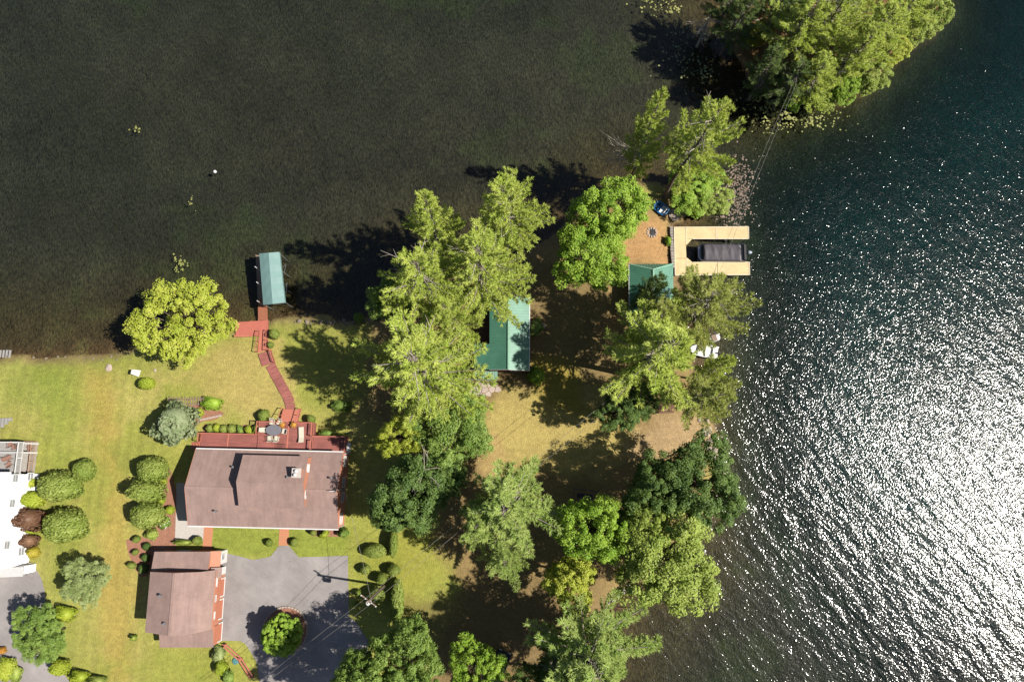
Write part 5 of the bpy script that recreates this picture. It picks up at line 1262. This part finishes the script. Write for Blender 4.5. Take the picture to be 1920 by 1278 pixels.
wire(top(gA,0,0,-1.2), P(646,921,G+6.2), .5, 'service wire from the pole to the house mast', .02)
tp_ = P(1506,112,0); ip = thing('power_pole', 'short power pole among the island pines', 'power pole', (isl_pt.x+.2, isl_pt.y, max(gz(isl_pt.x, isl_pt.y), .1)), 0, 'power poles')
B().tube((0,0,-.3),(0,0,9.2-ip.location.z),.15,.11,8).build('shaft', wood_g, ip); B().beam((-.8,0,8.9-ip.location.z),(.8,0,8.9-ip.location.z),.1,.12).build('crossarm', wood_g, ip)

# ------------------------------------------------------------------ small garden things
ar = thing('garden_arbor', 'low slatted wooden arbor on the lawn above the spruce shrub', 'arbor', tuple(GP(352,755)))
O = Vector(ar.location)
for k in range(14):
    v = P(316+k*5.0, 744+R_.uniform(-1,1), G+1.0)-O; w = P(317+k*5.0, 761+R_.uniform(-1,1), G+1.0)-O; B().beam((v.x, v.y, 1.0), (w.x, w.y, 1.0), .11, .06).build('slat', wood_g, ar)
for py in (748,757):
    v = P(313,py,G+.92)-O; w = P(383,py,G+.92)-O; B().beam((v.x,v.y,.92),(w.x,w.y,.92),.1,.1).build('beam', wood_g, ar)
    for q in (v, w, (v+w)/2): B().box(q.x-.05,q.y-.05,0,q.x+.05,q.y+.05,.86).build('post', wood_g, ar)
rr_ = thing('low_rail_fence', 'low red double-rail fence beside the driveway bottom', 'fence', tuple(GP(453,1233)))
O = Vector(rr_.location); pts = [GP(425,1207)-O, GP(454,1233)-O, GP(475,1266)-O]
for i in range(2):
    a, c = pts[i], pts[i+1]; d = (c-a).normalized(); sd = Vector((-d.y, d.x, 0))*.17
    for s_ in (-1, 1): B().beam(a+sd*s_+Vector((0,0,.6)), c+sd*s_+Vector((0,0,.6)), .16, .07).build('rail', redrail, rr_)
for v in pts: B().box(v.x-.1, v.y-.1, -.1, v.x+.1, v.y+.1, .56).beam(v+Vector((-.35,.1,.5)), v+Vector((.35,-.1,.5)), .1, .08).build('post', redrail, rr_)
v = GP(262,700); wb3 = thing('lawn_board', 'white upright board casting a shadow on the left lawn', 'board', tuple(v), math.radians(80))
B().hexa([(-.45,-.03,.0),(.45,-.03,.0),(.45,.03,.0),(-.45,.03,.0)],[(-.3,.25,1.5),(.3,.25,1.5),(.3,.31,1.5),(-.3,.31,1.5)]).build('panel', whitep, wb3)
B().beam((-.3,.6,0),(-.2,.26,1.3),.05,.05).build('leg', whitep, wb3); B().beam((.3,.6,0),(.2,.26,1.3),.05,.05).build('leg', whitep, wb3)
# planted circle in the driveway
pc = P(535,1181,G); ci = B().lathe([(2.6,0),(2.6,.14),(2.1,.2),(.2,.22)],32).build('planting_circle', mulch); ci.location = (pc.x, pc.y, G); ci['kind'] = 'structure'
for k in range(44):
    a = k*6.283/44; o = B().box(-.16,-.1,0,.16,.1,.2).build('edging_brick', flag, ci); o.location = (2.72*math.cos(a), 2.72*math.sin(a), 0); o.rotation_euler = (0,0,a+1.571)
# edging blocks of the bed below the slatted arbor
eb = thing('bed_edging', 'pale stone edging along the bed below the slatted arbor', 'edging', tuple(GP(395,785)))
for k in range(7):
    v = GP(377+k*6, 787-k*1.3)-Vector(eb.location); o = B().box(-.2,-.12,-.05,.2,.12,.18).build('edging_stone', flag, eb); o.location = v; o.rotation_euler = (0,0,.2+R_.uniform(-.15,.15))
# log in the shallows, fallen trunks on the island
def log(pa, pb, r, label, m, za=.1, zb=.1):
    a = P(*pa, za); c = P(*pb, zb); o = B().chain([Vector((0,0,0)), (c-a)*.5+Vector((0,0,.05)), c-a], [r, r*.85, r*.6], 7).build('log', m, smooth=True); o.location = a; tag(o, label, 'log'); return o
log((1138,1122),(1163,1190), .16, 'sunken log slanting into the water below the olive tree', brown, .25, -.15)
log((1140,1137),(1190,1141), .10, 'thin branch lying in the shallows across the sunken log', brown, .1, .03)
log((1386,37),(1430,39), .2, 'pale fallen log on the island clearing', bark_pale, 1.2, 1.2)
log((1462,55),(1475,68), .22, 'short dark fallen log on the island clearing', brown, 1.3, 1.3)
# picnic table and dark frame under trees
v = GP(1247,762); pt = thing('picnic_table', 'brown wooden picnic table under the eastern pines', 'picnic table', tuple(v), .05)
for k in range(5): B().box(-.95,-.38+k*.155,.72,.95,-.38+k*.155+.14,.76).build('top_board', brown, pt)
for y in (-.75,.75): B().box(-.95,y-.13,.42,.95,y+.13,.46).build('bench', brown, pt)
for x in (-.7,.7): B().beam((x,-.7,0),(x,.25,.72),.05,.1).beam((x,.7,0),(x,-.25,.72),.05,.1).beam((x,-.85,.39),(x,.85,.39),.05,.09).build('leg_frame', brown, pt)
v = GP(1096,930); ht = thing('garden_swing', 'dark tubular swing frame in the shade above the bright maple', 'swing frame', tuple(v), -.12)
dk_ = mat('dark_frame_metal', rgb(70,70,86), .5, .1, 3)
for y in (-.8,.8): B().tube((-1.6,y,1.6),(1.6,y,1.6),.05).build('top_bar', dk_, ht)
for x in (-1.6,1.6): B().tube((x,-.8,1.6),(x,.8,1.6),.05).tube((x,-.8,1.6),(x,-1.0,0),.05).tube((x,.8,1.6),(x,1.0,0),.05).build('end_frame', dk_, ht)
B().box(-1.0,-.3,.42,1.0,.3,.47).box(-1.0,.3,.47,1.0,.35,.95).build('seat', dk_, ht)
for x in (-.95,.95): B().tube((x,-.3,.47),(x,-.8,1.58),.015,None,4).tube((x,.3,.9),(x,.8,1.58),.015,None,4).build('chain', dk_, ht)
# dark car in the deep shade at the bottom
v = GP(934,1252); car = thing('parked_car', 'dark blue car parked in deep shade at the bottom edge', 'car', tuple(v), math.radians(68))
paint = mat('dark_blue_paint', rgb(28,34,52), .25, .04, 2, spec=.6)
prof = [(-2.2,.35),(-2.25,.7),(-2.1,.92),(-1.3,.98),(1.0,.98),(2.05,.82),(2.25,.6),(2.2,.32)]
B().wallpoly([(x,-.86,z) for x, z in prof], (0,1.72,0)).build('body', paint, car)
B().hexa([(-1.75,-.78,.98),(.95,-.78,.98),(.95,.78,.98),(-1.75,.78,.98)], [(-1.35,-.62,1.48),(.1,-.62,1.48),(.1,.62,1.48),(-1.35,.62,1.48)]).build('cabin', glass, car)
B().box(-1.34,-.61,1.482,.1,.61,1.51).build('roof_panel', paint, car)
for x in (-1.35,1.35):
    for y in (-.8,.8):
        wl = B().tube((x,y-.1,.32),(x,y+.1,.32),.32,None,14).build('wheel', black, car); B().tube((x,y-.115 if y < 0 else y+.1,.32),(x,y-.1 if y < 0 else y+.115,.32),.19,None,10).build('rim', alu, wl)
for y in (-.6,.6): B().box(2.2,y-.18,.58,2.27,y+.18,.72).build('headlight', whitep, car); B().box(-2.28,y-.16,.68,-2.2,y+.16,.82).build('taillight', redrail, car)
# utility cover on the lawn, floating buoy
v = GP(442,1238); o = B().lathe([(.42,0),(.42,.07),(.3,.12)],16).build('utility_cover', mat('blue_green_plastic', rgb(96,150,150), .5)); o.location = v; tag(o, 'blue-green round utility cover on the lawn by the red rails', 'utility cover')
v = P(403,322,.12); o = B().ball((0,0,0),(.24,.24,.24),12,8).build('mooring_buoy', whitep, smooth=True); o.location = v; tag(o, 'white mooring buoy floating alone on the left lake', 'buoy')

# ------------------------------------------------------------------ lily pads (too many and too small to count)
def pads(cl, m, label, seed, rmin=.06, rmax=.16):
    rr = random.Random(seed); b = B()
    for (x, y, sx, sy, k) in cl:
        for _ in range(k):
            v = P(x+rr.gauss(0, sx), y+rr.gauss(0, sy), 0); r = rr.uniform(rmin, rmax); a0 = rr.uniform(0, 6.28); z = .012+rr.random()*.02
            if gz(v.x, v.y) > 0: continue
            b.add([(v.x, v.y, z)]+[(v.x+r*math.cos(a0+.25+5.8*i/8), v.y+r*math.sin(a0+.25+5.8*i/8), z+.01*rr.random()) for i in range(9)], [(0, i, i+1) for i in range(1, 9)])
    o = b.build('lily_pads', m); o['kind'] = 'stuff'; tag(o, label, 'lily pads'); return o
pg = leafmat('pad_green', rgb(150,156,80), rgb(190,190,116), trans=.05, gain=1); pbw = leafmat('pad_brown', rgb(118,98,84), rgb(176,152,134), trans=.05, tint=(1,.8,.6), gain=1); pdk = leafmat('pad_dull', rgb(130,140,90), rgb(170,174,120), trans=.05, gain=1)
pads([(1430,190,20,13,120),(1462,205,26,14,150),(1500,215,28,14,120),(1540,225,26,12,60),(1450,230,20,10,50)], pg, 'yellow-green lily pads off the island south bank', 1)
pads([(1390,330,14,20,120),(1376,362,16,26,240),(1360,395,14,14,110),(1395,380,10,24,80)], pbw, 'brownish lily pads beside the northern tip', 2, .05, .14)
pads([(1275,95,22,16,40),(1300,125,26,20,60),(1322,140,9,9,34),(1335,65,14,10,26),(1280,55,16,10,30)], pdk, 'scattered lily pads in the island shadow', 3)
pads([(1240,10,18,10,40),(1262,15,6,6,24),(1215,8,14,8,18)], pg, 'lily pads near the top edge beside the island', 4)
pads([(338,492,8,8,26),(330,505,6,4,8)], pg, 'lily pads off the yellow-green lakeside tree', 5)
pads([(358,380,3,5,8),(253,242,5,3,10)], pg, 'two tiny lily patches on the open left lake', 6)
